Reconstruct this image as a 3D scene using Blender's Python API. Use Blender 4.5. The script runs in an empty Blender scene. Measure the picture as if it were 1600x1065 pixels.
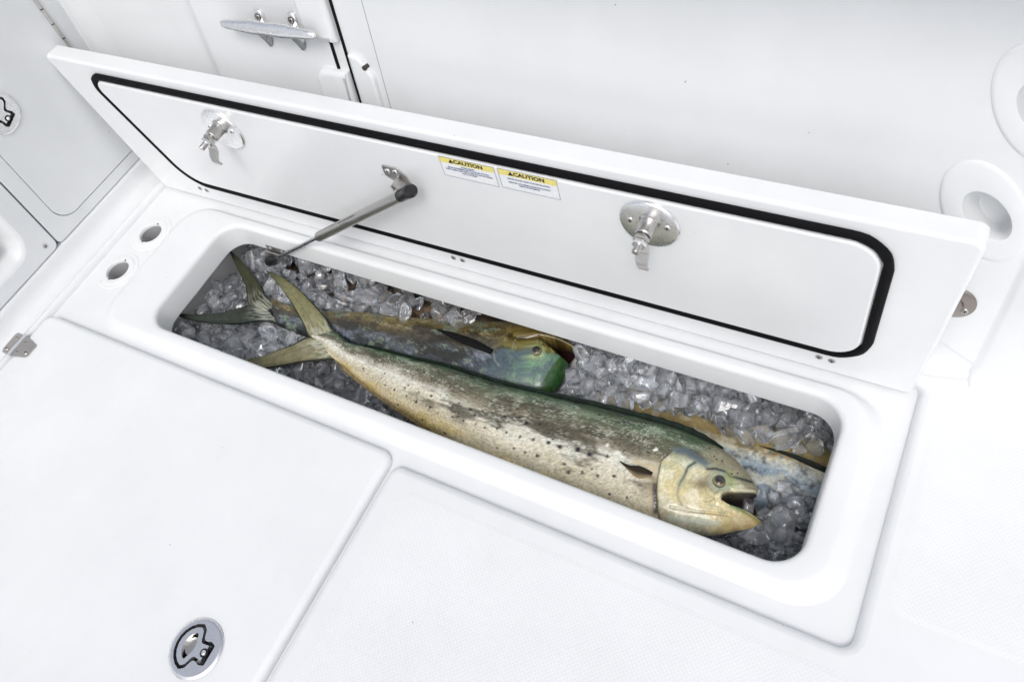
import bpy, bmesh, math, random
import numpy as np
from mathutils import Vector, Matrix, Euler

S = bpy.context.scene
COL = S.collection
RNG = random.Random(7)

# ------------------------------------------------------------------ camera, sky, sun, exposure
cd = bpy.data.cameras.new('camera'); cam = bpy.data.objects.new('camera', cd); COL.objects.link(cam)
cam.location = (0, 0, 1.16)
cam.rotation_euler = (0.58677426, 0.20510389, 0.46565346)
cd.lens = 27.384; cd.sensor_width = 36; cd.clip_start = .02; cd.clip_end = 500
S.camera = cam
SUN_EL, SUN_AZ = math.radians(56), math.radians(156)      # veiled sun behind the photographer (azimuth from +y, clockwise)
w = bpy.data.worlds.new('World'); S.world = w; w.use_nodes = True
nt = w.node_tree; nt.nodes.clear()
sky = nt.nodes.new('ShaderNodeTexSky'); sky.sky_type = 'NISHITA'; sky.sun_disc = False
sky.sun_elevation = SUN_EL; sky.sun_rotation = SUN_AZ; sky.air_density = 1.0; sky.dust_density = 4.0; sky.ozone_density = 1.0
hs = nt.nodes.new('ShaderNodeHueSaturation'); hs.inputs['Saturation'].default_value = .45
bg = nt.nodes.new('ShaderNodeBackground'); bg.inputs['Strength'].default_value = .15
wo = nt.nodes.new('ShaderNodeOutputWorld')
nt.links.new(sky.outputs[0], hs.inputs['Color']); nt.links.new(hs.outputs[0], bg.inputs[0]); nt.links.new(bg.outputs[0], wo.inputs[0])
sd = bpy.data.lights.new('sun', 'SUN'); sd.energy = 0.8; sd.angle = math.radians(20); sd.color = (1, .99, .975)
sun = bpy.data.objects.new('sun', sd); COL.objects.link(sun)
dirv = Vector((math.sin(SUN_AZ) * math.cos(SUN_EL), math.cos(SUN_AZ) * math.cos(SUN_EL), math.sin(SUN_EL)))
sun.rotation_euler = dirv.to_track_quat('Z', 'Y').to_euler(); sun.location = (0, -2, 4)
S.view_settings.view_transform = 'Standard'; S.view_settings.look = 'None'
S.view_settings.exposure = 0.08; S.view_settings.gamma = 1; S.view_settings.use_curve_mapping = False
S.cycles.use_denoising = True
S.cycles.max_bounces = 14; S.cycles.transmission_bounces = 12; S.cycles.glossy_bounces = 6; S.cycles.diffuse_bounces = 5
S.cycles.blur_glossy = 1.0; S.cycles.caustics_refractive = True; S.cycles.caustics_reflective = False

# ------------------------------------------------------------------ materials
def newmat(name):
    m = bpy.data.materials.new(name); m.use_nodes = True
    n = m.node_tree; b = n.nodes['Principled BSDF']; return m, n, b
def nd(n, t, **kw):
    x = n.nodes.new(t)
    for k, v in kw.items():
        if k in x.inputs.keys(): x.inputs[k].default_value = v
        else: setattr(x, k, v)
    return x
def gelcoat(name, col=(.785, .80, .81), rough=.28, texture=None, specks=True, coat=.25):
    m, n, b = newmat(name); L = n.links
    tc = nd(n, 'ShaderNodeTexCoord'); geo = tc.outputs['Object']
    base = nd(n, 'ShaderNodeRGB'); base.outputs[0].default_value = (*col, 1); out = base.outputs[0]
    if specks:
        v = nd(n, 'ShaderNodeTexVoronoi', Scale=30.0); L.new(geo, v.inputs['Vector'])
        rn = nd(n, 'ShaderNodeTexWhiteNoise'); L.new(v.outputs['Position'], rn.inputs['Vector'])
        sz = nd(n, 'ShaderNodeMapRange'); sz.inputs['From Min'].default_value = .72; sz.inputs['From Max'].default_value = 1
        sz.inputs['To Min'].default_value = 0; sz.inputs['To Max'].default_value = .046
        L.new(rn.outputs['Value'], sz.inputs['Value'])
        lt = nd(n, 'ShaderNodeMath', operation='LESS_THAN'); L.new(v.outputs['Distance'], lt.inputs[0]); L.new(sz.outputs[0], lt.inputs[1])
        mx = nd(n, 'ShaderNodeMixRGB'); mx.inputs[2].default_value = (.16, .14, .12, 1)
        fc = nd(n, 'ShaderNodeMath', operation='MULTIPLY'); fc.inputs[1].default_value = .7
        L.new(lt.outputs[0], fc.inputs[0]); L.new(fc.outputs[0], mx.inputs[0]); L.new(out, mx.inputs[1]); out = mx.outputs[0]
    # faint smudges and wash marks
    ns = nd(n, 'ShaderNodeTexNoise', Scale=5.0, Detail=6.0, Roughness=.6); L.new(geo, ns.inputs['Vector'])
    mr = nd(n, 'ShaderNodeMapRange'); mr.inputs['From Min'].default_value = .35; mr.inputs['From Max'].default_value = .75
    mr.inputs['To Min'].default_value = 1.0; mr.inputs['To Max'].default_value = .93; L.new(ns.outputs[0], mr.inputs['Value'])
    mu = nd(n, 'ShaderNodeMixRGB', blend_type='MULTIPLY'); mu.inputs[0].default_value = 1
    L.new(out, mu.inputs[1]); L.new(mr.outputs[0], mu.inputs[2]); L.new(mu.outputs[0], b.inputs['Base Color'])
    rr = nd(n, 'ShaderNodeMapRange'); rr.inputs['To Min'].default_value = rough - .06; rr.inputs['To Max'].default_value = rough + .12
    L.new(ns.outputs[0], rr.inputs['Value']); L.new(rr.outputs[0], b.inputs['Roughness'])
    b.inputs['Coat Weight'].default_value = coat; b.inputs['Coat Roughness'].default_value = .12
    bp = nd(n, 'ShaderNodeBump')
    if texture == 'nonskid':       # fine diamond non-skid relief
        mp = nd(n, 'ShaderNodeMapping'); mp.inputs['Rotation'].default_value = (0, 0, math.radians(45)); L.new(geo, mp.inputs['Vector'])
        w1 = nd(n, 'ShaderNodeTexWave', Scale=62.0, wave_profile='SIN'); w2 = nd(n, 'ShaderNodeTexWave', Scale=62.0, wave_profile='SIN')
        w2.bands_direction = 'Y'
        for q in (w1, w2): L.new(mp.outputs[0], q.inputs['Vector'])
        ml = nd(n, 'ShaderNodeMath', operation='MULTIPLY'); L.new(w1.outputs['Fac'], ml.inputs[0]); L.new(w2.outputs['Fac'], ml.inputs[1])
        L.new(ml.outputs[0], bp.inputs['Height']); bp.inputs['Strength'].default_value = .15; bp.inputs['Distance'].default_value = .0012
    elif texture == 'fine':
        f = nd(n, 'ShaderNodeTexNoise', Scale=420.0, Detail=2.0); L.new(geo, f.inputs['Vector'])
        L.new(f.outputs[0], bp.inputs['Height']); bp.inputs['Strength'].default_value = .25; bp.inputs['Distance'].default_value = .0008
    else:
        f = nd(n, 'ShaderNodeTexNoise', Scale=9.0, Detail=3.0); L.new(geo, f.inputs['Vector'])
        L.new(f.outputs[0], bp.inputs['Height']); bp.inputs['Strength'].default_value = .12; bp.inputs['Distance'].default_value = .004
    L.new(bp.outputs[0], b.inputs['Normal'])
    return m
def metal(name, col, rough, scratch=.1):
    m, n, b = newmat(name); L = n.links
    b.inputs['Base Color'].default_value = (*col, 1); b.inputs['Metallic'].default_value = 1
    tc = nd(n, 'ShaderNodeTexCoord')
    ns = nd(n, 'ShaderNodeTexNoise', Scale=60.0, Detail=5.0); L.new(tc.outputs['Object'], ns.inputs['Vector'])
    rr = nd(n, 'ShaderNodeMapRange'); rr.inputs['To Min'].default_value = max(.02, rough - scratch); rr.inputs['To Max'].default_value = rough + scratch
    L.new(ns.outputs[0], rr.inputs['Value']); L.new(rr.outputs[0], b.inputs['Roughness']); return m
def plain(name, col, rough=.5, spec=.5, bump=0, scale=200.0):
    m, n, b = newmat(name); L = n.links
    b.inputs['Roughness'].default_value = rough; b.inputs['Specular IOR Level'].default_value = spec
    tc = nd(n, 'ShaderNodeTexCoord'); ns = nd(n, 'ShaderNodeTexNoise', Scale=scale, Detail=4.0); L.new(tc.outputs['Object'], ns.inputs['Vector'])
    mx = nd(n, 'ShaderNodeMixRGB'); mx.inputs[1].default_value = (*[c * .88 for c in col], 1); mx.inputs[2].default_value = (*[min(1, c * 1.1) for c in col], 1)
    L.new(ns.outputs[0], mx.inputs[0]); L.new(mx.outputs[0], b.inputs['Base Color'])
    if bump:
        bp = nd(n, 'ShaderNodeBump', Strength=bump, Distance=.001); L.new(ns.outputs[0], bp.inputs['Height']); L.new(bp.outputs[0], b.inputs['Normal'])
    return m
GEL = gelcoat('gelcoat_white'); GEL_LID = gelcoat('gelcoat_lid', (.795, .81, .82), .2)
GEL_HATCH = gelcoat('gelcoat_hatch', (.785, .80, .81), .42, 'fine', coat=.05)
NONSKID = gelcoat('gelcoat_nonskid', (.785, .80, .81), .38, 'nonskid', coat=.05)
GEL_WALL = gelcoat('gelcoat_wall', (.77, .785, .795), .3)
LINER = gelcoat('liner_plastic', (.62, .61, .59), .4, coat=.05)
DRAINM = plain('drain_grey', (.42, .42, .43), .5)
CHROME = metal('chrome', (.93, .93, .94), .27, .07); STEEL = metal('satin_steel', (.60, .58, .56), .30); DULL = metal('dull_steel', (.50, .48, .46), .38)
RUBBER = plain('black_rubber', (.004, .004, .005), .6, .12, .15, 300.0)
BLACK = plain('black_plastic', (.012, .012, .013), .3); DARKGAP = plain('dark_gap', (.05, .045, .04), .8)
STRUTM = metal('strut_grey', (.50, .49, .47), .34)
RODM = metal('strut_rod', (.42, .44, .46), .28)
PAPER = plain('label_white', (.82, .83, .85), .3); YELLOW = plain('label_yellow', (.80, .70, .22), .3)
INK = plain('label_ink', (.02, .02, .025), .5); INKB = plain('label_blue_ink', (.05, .10, .22), .5)

def fishmat(name, coat=.35, rough=.34, spec=.4):
    m, n, b = newmat(name); L = n.links
    at = nd(n, 'ShaderNodeAttribute', attribute_name='Col'); tc = nd(n, 'ShaderNodeTexCoord')
    n1 = nd(n, 'ShaderNodeTexNoise', Scale=900.0, Detail=3.0); L.new(tc.outputs['Object'], n1.inputs['Vector'])
    mr = nd(n, 'ShaderNodeMapRange'); mr.inputs['From Min'].default_value = .3; mr.inputs['From Max'].default_value = .7
    mr.inputs['To Min'].default_value = .72; mr.inputs['To Max'].default_value = 1.22; L.new(n1.outputs[0], mr.inputs['Value'])
    mu = nd(n, 'ShaderNodeMixRGB', blend_type='MULTIPLY'); mu.inputs[0].default_value = 1
    L.new(at.outputs['Color'], mu.inputs[1]); L.new(mr.outputs[0], mu.inputs[2]); L.new(mu.outputs[0], b.inputs['Base Color'])
    b.inputs['Roughness'].default_value = rough; b.inputs['Coat Weight'].default_value = coat; b.inputs['Coat Roughness'].default_value = .06
    b.inputs['Specular IOR Level'].default_value = spec
    v = nd(n, 'ShaderNodeTexVoronoi', Scale=520.0); L.new(tc.outputs['Object'], v.inputs['Vector'])
    n2 = nd(n, 'ShaderNodeTexNoise', Scale=120.0, Detail=4.0); L.new(tc.outputs['Object'], n2.inputs['Vector'])
    ad = nd(n, 'ShaderNodeMath', operation='MULTIPLY_ADD'); ad.inputs[1].default_value = 1.5
    L.new(n2.outputs[0], ad.inputs[0]); L.new(v.outputs['Distance'], ad.inputs[2])
    bp = nd(n, 'ShaderNodeBump', Strength=.35, Distance=.0012); L.new(ad.outputs[0], bp.inputs['Height']); L.new(bp.outputs[0], b.inputs['Normal'])
    return m
FISH = fishmat('fish_skin', .5, .28); FIN = fishmat('fish_fin', .03, .55, .12)

def icemat():
    m, n, b = newmat('ice'); L = n.links
    tc = nd(n, 'ShaderNodeTexCoord'); oi = nd(n, 'ShaderNodeObjectInfo')
    ad = nd(n, 'ShaderNodeVectorMath', operation='ADD'); L.new(tc.outputs['Object'], ad.inputs[0])
    sc = nd(n, 'ShaderNodeVectorMath', operation='SCALE'); sc.inputs['Scale'].default_value = 1.0
    cx = nd(n, 'ShaderNodeCombineXYZ'); L.new(oi.outputs['Random'], cx.inputs[0]); L.new(oi.outputs['Random'], cx.inputs[1]); L.new(cx.outputs[0], ad.inputs[1])
    n1 = nd(n, 'ShaderNodeTexNoise', Scale=55.0, Detail=6.0, Roughness=.65); L.new(ad.outputs[0], n1.inputs['Vector'])
    mr = nd(n, 'ShaderNodeMapRange'); mr.inputs['From Min'].default_value = .42; mr.inputs['From Max'].default_value = .68
    mr.inputs['To Min'].default_value = 1.0; mr.inputs['To Max'].default_value = .86; L.new(n1.outputs[0], mr.inputs['Value'])
    rr = nd(n, 'ShaderNodeMapRange'); rr.inputs['To Min'].default_value = .92; rr.inputs['To Max'].default_value = 1.0; L.new(oi.outputs['Random'], rr.inputs['Value'])
    mm = nd(n, 'ShaderNodeMath', operation='MULTIPLY'); L.new(mr.outputs[0], mm.inputs[0]); L.new(rr.outputs[0], mm.inputs[1]); L.new(mm.outputs[0], b.inputs['Transmission Weight'])
    b.inputs['Base Color'].default_value = (.93, .95, .98, 1); b.inputs['IOR'].default_value = 1.31
    b.inputs['Roughness'].default_value = .015
    b.inputs['Coat Weight'].default_value = .5; b.inputs['Coat Roughness'].default_value = .02
    n2 = nd(n, 'ShaderNodeTexNoise', Scale=140.0, Detail=3.0); L.new(ad.outputs[0], n2.inputs['Vector'])
    bp = nd(n, 'ShaderNodeBump', Strength=.09, Distance=.003); L.new(n2.outputs[0], bp.inputs['Height']); L.new(bp.outputs[0], b.inputs['Normal'])
    return m
ICE = icemat(); ICEBED = plain('ice_slush', (.70, .72, .75), .25, .5, .6, 60.0)

# ------------------------------------------------------------------ mesh helpers
def mk(name, V, F, mat, parent=None, smooth=True, angle=35, org=None, col=None):
    V = np.asarray([tuple(v) for v in V], float).reshape(-1, 3)
    if org is None: org = tuple(parent['_o']) if parent is not None and '_o' in parent else (0, 0, 0)
    me = bpy.data.meshes.new(name); me.from_pydata((V - np.array(org)).tolist(), [], [tuple(f) for f in F]); me.update()
    if mat: me.materials.append(mat)
    if smooth:
        me.shade_smooth(); me.set_sharp_from_angle(angle=math.radians(angle))
    if col is not None:
        a = me.color_attributes.new('Col', 'FLOAT_COLOR', 'POINT')
        c = np.ones((len(V), 4)); c[:, :3] = col; a.data.foreach_set('color', c.ravel())
    o = bpy.data.objects.new(name, me); COL.objects.link(o)
    if parent is not None: o.parent = parent; o['_o'] = org
    else: o.location = org; o['_o'] = org
    return o
def mkm(name, parts, parent, angle=35):
    V, F, mats, idx = [], [], [], []
    for v, f, m_ in parts:
        if m_ not in mats: mats.append(m_)
        b = len(V); V.extend([tuple(q) for q in v]); F.extend([tuple(b + i for i in q) for q in f]); idx.extend([mats.index(m_)] * len(f))
    o = mk(name, V, F, None, parent, angle=angle)
    for m_ in mats: o.data.materials.append(m_)
    o.data.polygons.foreach_set('material_index', idx); return o
def thing(name, label, cat, org=(0, 0, 0), group=None):
    o = bpy.data.objects.new(name, None); COL.objects.link(o); o.location = org; o.empty_display_size = .03
    o['_o'] = org; return tag(o, label, cat, group)
def tag(o, label, cat, group=None):
    o['label'] = label; o['category'] = cat
    if group: o['group'] = group
    return o
def rpoly(pts, rad, n=6):
    """closed polygon with rounded corners -> list of 2d points; rad scalar or list"""
    out = []; N = len(pts); R = rad if isinstance(rad, (list, tuple)) else [rad] * N
    for i in range(N):
        p = Vector(pts[i]); a = Vector(pts[i - 1]) - p; b = Vector(pts[(i + 1) % N]) - p; r = R[i]
        la, lb = a.length, b.length; a.normalize(); b.normalize()
        if r <= 0: out.append(tuple(p)); continue
        ang = a.angle(b); d = min(r / math.tan(ang / 2), la * .49, lb * .49); r = d * math.tan(ang / 2)
        bis = (a + b).normalized(); c = p + bis * (r / math.sin(ang / 2))
        p1 = p + a * d - c; p2 = p + b * d - c
        a1 = math.atan2(p1.y, p1.x); a2 = math.atan2(p2.y, p2.x); da = (a2 - a1 + math.pi) % (2 * math.pi) - math.pi
        for k in range(n + 1):
            t = a1 + da * k / n; out.append((c.x + r * math.cos(t), c.y + r * math.sin(t)))
    return out
def rrect(x0, x1, y0, y1, r, n=8): return rpoly([(x0, y0), (x1, y0), (x1, y1), (x0, y1)], r, n)
def offset(loop, d):
    """positive d grows a counter-clockwise loop"""
    N = len(loop); out = []
    for i in range(N):
        a = Vector(loop[i]) - Vector(loop[i - 1]); b = Vector(loop[(i + 1) % N]) - Vector(loop[i])
        if a.length < 1e-9: a = b
        if b.length < 1e-9: b = a
        a.normalize(); b.normalize()
        na = Vector((a.y, -a.x)); nb = Vector((b.y, -b.x)); m = na + nb
        m = m / max(1e-6, m.length); s = d / max(.35, m.dot(na))
        out.append((loop[i][0] + m.x * s, loop[i][1] + m.y * s))
    return out
def circle(cx, cy, r, n=40, rx=None, rot=0):
    rx = rx or r; c, s = math.cos(rot), math.sin(rot)
    return [(cx + rx * math.cos(t) * c - r * math.sin(t) * s, cy + rx * math.cos(t) * s + r * math.sin(t) * c) for t in [2 * math.pi * k / n for k in range(n)]]
def loft(loops, V=None, F=None, flip=False, cap0=False, cap1=False):
    V = V if V is not None else []; F = F if F is not None else []
    b0 = len(V); n = len(loops[0])
    for l in loops: V.extend(l)
    for i in range(len(loops) - 1):
        for k in range(n):
            a, b = b0 + i * n + k, b0 + i * n + (k + 1) % n
            q = (a, b, b + n, a + n); F.append(q[::-1] if flip else q)
    if cap0: F.append(tuple(range(b0, b0 + n))[::-1])
    if cap1: F.append(tuple(range(b0 + (len(loops) - 1) * n, b0 + len(loops) * n)))
    return V, F
def fill(outer, holes, to3, V=None, F=None):
    """flat region between an outer loop and holes, triangulated; to3 maps (u,v)->(x,y,z)"""
    V = V if V is not None else []; F = F if F is not None else []
    bm = bmesh.new(); edges = []
    for l in [outer] + list(holes):
        vs = [bm.verts.new((p[0], p[1], 0)) for p in l]
        for i in range(len(vs)): edges.append(bm.edges.new((vs[i - 1], vs[i])))
    bmesh.ops.triangle_fill(bm, edges=edges, use_beauty=True, use_dissolve=False, normal=(0, 0, 1))
    bm.verts.index_update(); base = len(V)
    V.extend([to3(v.co.x, v.co.y) for v in bm.verts]); F.extend([tuple(base + v.index for v in f.verts) for f in bm.faces]); bm.free()
    return V, F
def slab(loop, to3, d0, d1, r=.003, holes=(), n=3, back=True, hole_depth=None):
    """plate: outline loop (ccw) in (u,v); to3(u,v,d); front face at d1 with rounded edge r, back at d0"""
    loops = [[to3(u, v, d0) for u, v in loop]]
    for k in range(n + 1):
        a = math.pi / 2 * k / n
        loops.append([to3(u, v, d1 - r + r * math.sin(a)) for u, v in offset(loop, -(r - r * math.cos(a)))])
    V, F = loft(loops)
    top = offset(loop, -r)
    fill(top, holes, lambda u, v: to3(u, v, d1), V, F)
    for h in holes:
        hd = hole_depth if hole_depth is not None else d0
        loft([[to3(u, v, d1) for u, v in h], [to3(u, v, hd) for u, v in h]], V, F, flip=True)
    return V, F
def frame(o, ax):
    """matrix whose local z is ax"""
    z = Vector(ax).normalized(); q = z.to_track_quat('Z', 'Y'); return Matrix.Translation(Vector(o)) @ q.to_matrix().to_4x4()
def lathe(prof, M, n=32, V=None, F=None, cap=True):
    V = V if V is not None else []; F = F if F is not None else []
    loops = [[tuple(M @ Vector((r * math.cos(t), r * math.sin(t), z))) for t in [2 * math.pi * k / n for k in range(n)]] for r, z in prof]
    return loft(loops, V, F, cap0=cap, cap1=cap)
def bbox(M, sx, sy, sz, r=.001, seg=2, V=None, F=None):
    V = V if V is not None else []; F = F if F is not None else []
    bm = bmesh.new(); bmesh.ops.create_cube(bm, size=1)
    for v in bm.verts: v.co = Vector((v.co.x * sx, v.co.y * sy, v.co.z * sz))
    if r > 0: bmesh.ops.bevel(bm, geom=bm.edges[:], offset=r, segments=seg, affect='EDGES', profile=.5)
    bm.verts.index_update(); b = len(V)
    V.extend([tuple(M @ v.co) for v in bm.verts]); F.extend([tuple(b + v.index for v in f.verts) for f in bm.faces]); bm.free(); return V, F
def tube(path, rad, n=10, V=None, F=None):
    V = V if V is not None else []; F = F if F is not None else []
    P = [Vector(p) for p in path]; loops = []; R = rad if isinstance(rad, (list, tuple)) else [rad] * len(P)
    up = Vector((0, 0, 1))
    for i, p in enumerate(P):
        t = (P[min(i + 1, len(P) - 1)] - P[max(i - 1, 0)]).normalized()
        a = t.cross(up); a = a.normalized() if a.length > .05 else t.cross(Vector((1, 0, 0))).normalized(); b = a.cross(t)
        loops.append([tuple(p + (a * math.cos(q) + b * math.sin(q)) * R[i]) for q in [2 * math.pi * k / n for k in range(n)]])
    return loft(loops, V, F, cap0=True, cap1=True)
def text_mesh(s, size, to3, align='CENTER', u=0, v=0, sx=1.0, bold=0.0):
    cu = bpy.data.curves.new('t', 'FONT'); cu.body = s; cu.size = size; cu.align_x = align; cu.align_y = 'CENTER'; cu.resolution_u = 2; cu.offset = bold
    ob = bpy.data.objects.new('t', cu); COL.objects.link(ob)
    dg = bpy.context.evaluated_depsgraph_get(); me = ob.evaluated_get(dg).to_mesh()
    V = [to3(u + p.co.x * sx, v + p.co.y) for p in me.vertices]; F = [tuple(p.vertices) for p in me.polygons]
    ob.evaluated_get(dg).to_mesh_clear(); bpy.data.objects.remove(ob); bpy.data.curves.remove(cu); return V, F
def screw(name, c, ax, r, parent, mat=None, slot=True):
    M = frame(c, ax)
    o = mk(name, *lathe([(r, -.001), (r, .0006), (r * .82, .0014), (r * .35, .0016)], M, 20), mat or STEEL, parent)
    if slot:
        V, F = bbox(M @ Matrix.Translation((0, 0, .0016)), r * 1.1, r * .24, .0008, 0); bbox(M @ Matrix.Translation((0, 0, .0016)), r * .24, r * 1.1, .0009, 0, V=V, F=F)
        mk('drive_slot', V, F, DARKGAP, o, smooth=False)
    return o

# ------------------------------------------------------------------ DECK (setting)
ZG = -.018
HOLE = rpoly([(-1.605, -.755), (-.657, -.755), (-.657, .306), (.093, .306), (.093, .742), (-1.605, .742)], [.01, .01, .022, .02, .02, .02], 6)
outer = [(-1.625, -2.2), (2.6, -2.2), (2.6, .775), (-1.625, .775)]
def z3(z): return lambda u, v: (u, v, z)
V, F = fill(outer, [offset(HOLE, .014)], z3(0))
loft([[(u, v, 0) for u, v in offset(HOLE, .014)], [(u, v, -.0007) for u, v in offset(HOLE, .010)], [(u, v, -.0026) for u, v in offset(HOLE, .006)], [(u, v, -.006) for u, v in offset(HOLE, .0025)],
      [(u, v, -.011) for u, v in offset(HOLE, .0005)], [(u, v, ZG) for u, v in HOLE]], V, F, flip=True)
deck = mk('deck', V, F, GEL, angle=50); deck['kind'] = 'structure'
def patch(loop, name):
    V, F = loft([[(u, v, -.001) for u, v in loop], [(u, v, .0001) for u, v in loop], [(u, v, .0006) for u, v in offset(loop, -.008)]])
    fill(offset(loop, -.008), [], z3(.0006), V, F); o = mk(name, V, F, NONSKID, deck, angle=60); return o
patch(rrect(.120, 2.4, .372, .735, .03), 'nonskid_panel')
patch(rrect(-.620, 2.4, -2.0, .272, .035), 'nonskid_panel')

# ------------------------------------------------------------------ FISH BOX (coaming, gutter, liner, drains)
box = thing('fish_box', 'white moulded fish box set into the deck, open and filled with ice and fish', 'fish box', (-.67, .525, ZG))
OX0, OX1, OY0, OY1 = -1.346, 0.0, .383, .667
op = rrect(OX0, OX1, OY0, OY1, .05, 10)
pl = rrect(-1.462, .034, .362, .684, .06, 10); sl = rrect(-1.492, .066, .336, .703, .075, 10)
rings = [([(u, v) for u, v in offset(op, -.003)], -.058), (op, -.012), (offset(op, .0015), -.006), (offset(op, .005), -.002), (offset(op, .010), -.001), (pl, -.001),
         (offset(pl, .004), -.0016), (offset(pl, .009), -.004), (offset(sl, -.008), -.0145), (offset(sl, -.003), -.0172), (sl, ZG)]
V, F = loft([[(u, v, z) for u, v in l] for l, z in rings])
DR = [(-1.5368, .591), (-1.540, .476)]
dh = [circle(x, y, .0268, 36) for x, y in DR]
fill(offset(HOLE, .0005), [sl] + dh, z3(ZG), V, F)
# underside flange of the coaming
loft([[(u, v, -.058) for u, v in offset(op, -.003)], [(u, v, -.061) for u, v in offset(op, -.001)], [(u, v, -.061) for u, v in rrect(-1.39, .13, .325, .765, .05, 10)]], V, F, flip=True)
mk('coaming', V, F, GEL, box, angle=50)
ln = [(rrect(-1.388, .128, .327, .763, .05, 10), -.061), (rrect(-1.386, .126, .329, .761, .05, 10), -.10), (rrect(-1.37, .115, .335, .752, .05, 10), -.25), (rrect(-1.35, .10, .35, .735, .05, 10), -.29)]
V, F = loft([[(u, v, z) for u, v in l] for l, z in ln], flip=False); F.append(tuple(range(len(V) - len(ln[0][0]), len(V))))
mk('liner', V, F, LINER, box, angle=50)
for i, (x, y) in enumerate(DR):
    M = Matrix.Translation((x, y, ZG))
    V, F = lathe([(.052, -.001), (.0505, .0012), (.042, .0016), (.0405, .0030), (.031, .0034), (.0280, .0030), (.0266, .001), (.0262, -.004)], M, 44, cap=False)
    d = mk('drain_cup', V, F, GEL, box, angle=40)
    mk('drain_tube', *lathe([(.0265, -.0035), (.0260, -.09), (.012, -.092)], M, 44, cap=False), DRAINM, d)
    mk('drain_bottom', *lathe([(.0262, -.075), (.010, -.076)], M, 30), DRAINM, d)
    for s in (-1, 1):
        mk('notch', *bbox(Matrix.Translation((x, y + s * .0285, ZG + .0030)), .003, .004, .0018, .0003), DARKGAP, d)

# ------------------------------------------------------------------ LID
YL = .7208; YP = YL - .009
def lid3(u, v, d): return (u, YL - d, v)
lidp = thing('fish_box_hatch', 'long white fibreglass lid standing open on edge behind the fish box', 'hatch', (-.76, .737, -.012))
lo = rpoly([(-1.600, -.013), (.083, -.013), (.094, .358), (-1.664, .361)], [.012, .012, .016, .012], 6)
V, F = slab(lo, lid3, -.034, 0, .006, n=4)
fill(lo, [], lambda u, v: (u, YL + .034, v), V, F)
# a slim return rim along the edge, as moulded
mk('lid_panel', V, F, GEL_LID, lidp, angle=45)
pan = rpoly([(-1.452, .060), (-.008, .060), (-.012, .322), (-1.543, .324)], [.075, .045, .045, .024], 9)
V, F = slab(pan, lid3, -.002, .009, .004, n=3); mk('inner_pan', V, F, GEL_LID, lidp, angle=45)
gc = offset(pan, .0090); V = []; F = []
gp = [(u, YL - .0045, v) for u, v in gc]; N = len(gp); loops = []
for i, (u, v) in enumerate(gc):
    a = Vector(gc[(i + 1) % N]) - Vector(gc[i - 1]); a.normalize(); nrm = Vector((a.y, -a.x)); ring = []
    wob = .0006 * math.sin(i * 1.7)
    for q in range(10):
        t = 2 * math.pi * q / 10; rr = .0072 + wob
        ring.append((u + nrm.x * math.cos(t) * rr, YL - .003 - math.sin(t) * .0062, v + nrm.y * math.cos(t) * rr))
    loops.append(ring)
for l in loops: V.extend(l)
for i in range(N):
    for q in range(10):
        j = (i + 1) % N; F.append((i * 10 + q, i * 10 + (q + 1) % 10, j * 10 + (q + 1) % 10, j * 10 + q))
mk('gasket', V, F, RUBBER, lidp)
for x, z in [(-1.4554, .0275), (-1.4346, .0262), (-.7584, .0262), (-.7378, .0256), (-.0623, .0273), (-.0424, .0263)]:
    screw('hinge_screw', (x, YL, z - .003), (0, -1, 0), .0058, lidp, DULL)

def comp_latch(x, z, tilt):
    y = YP
    V, F = lathe([(.0475, -.001), (.0475, .0022), (.0455, .0044), (.042, .005), (.020, .0052), (.0195, .0052)], frame((x, y, z), (0, -1, 0)), 48)
    p = mk('compression_latch', V, F, CHROME, lidp, angle=30)
    c = (x + .002, y, z + .010)
    for s in (-1, 1): screw('screw', (x + s * .029, y - .005, z + .004), (0, -1, 0), .0052, p, CHROME)
    ax = Vector((-.06 * tilt, -1, -.06)).normalized(); Q = Vector(c)
    mk('barrel', *lathe([(.0175, .003), (.0165, .006), (.0135, .008), (.013, .030), (.0115, .032), (.0085, .032)], frame(Q, ax), 30), STEEL, p)
    mk('stud', *lathe([(.0058, .030), (.0058, .062), (.005, .0635)], frame(Q, ax), 18), STEEL, p)
    for k, (d, r) in enumerate([(.038, .0125), (.047, .0112)]):
        mk('hex_nut', *lathe([(r * .94, d - .003), (r, d - .0022), (r, d + .0022), (r * .94, d + .003)], frame(Q, ax), 6), CHROME if k else STEEL, p, angle=20)
    # cam arm: a bent plate hanging from between the nuts
    prof = [(.043, .006), (.043, -.014), (.046, -.022), (.054, -.030), (.057, -.038), (.054, -.046)]
    loops = []
    for i, (d, dz) in enumerate(prof):
        b = Q + ax * d + Vector((.0015 * i, 0, dz)); wd = [.010, .0105, .0105, .0095, .0075, .0075][i]
        j = min(i + 1, len(prof) - 1); k = max(i - 1, 0)
        tn = Vector((prof[j][0] - prof[k][0], prof[j][1] - prof[k][1])).normalized(); nn = Vector((0, -tn.y * -1, 0))
        n3 = (ax * (-tn.y) + Vector((0, 0, 1)) * tn.x) * .0022
        loops.append([tuple(b + Vector((-wd, 0, 0)) + n3), tuple(b + Vector((wd, 0, 0)) + n3), tuple(b + Vector((wd, 0, 0)) - n3), tuple(b + Vector((-wd, 0, 0)) - n3)])
    V, F = loft(loops, cap0=True, cap1=True); mk('cam_arm', V, F, STEEL, p, angle=25)
comp_latch(-1.205, .266, 1); comp_latch(-.331, .271, 0)

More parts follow.
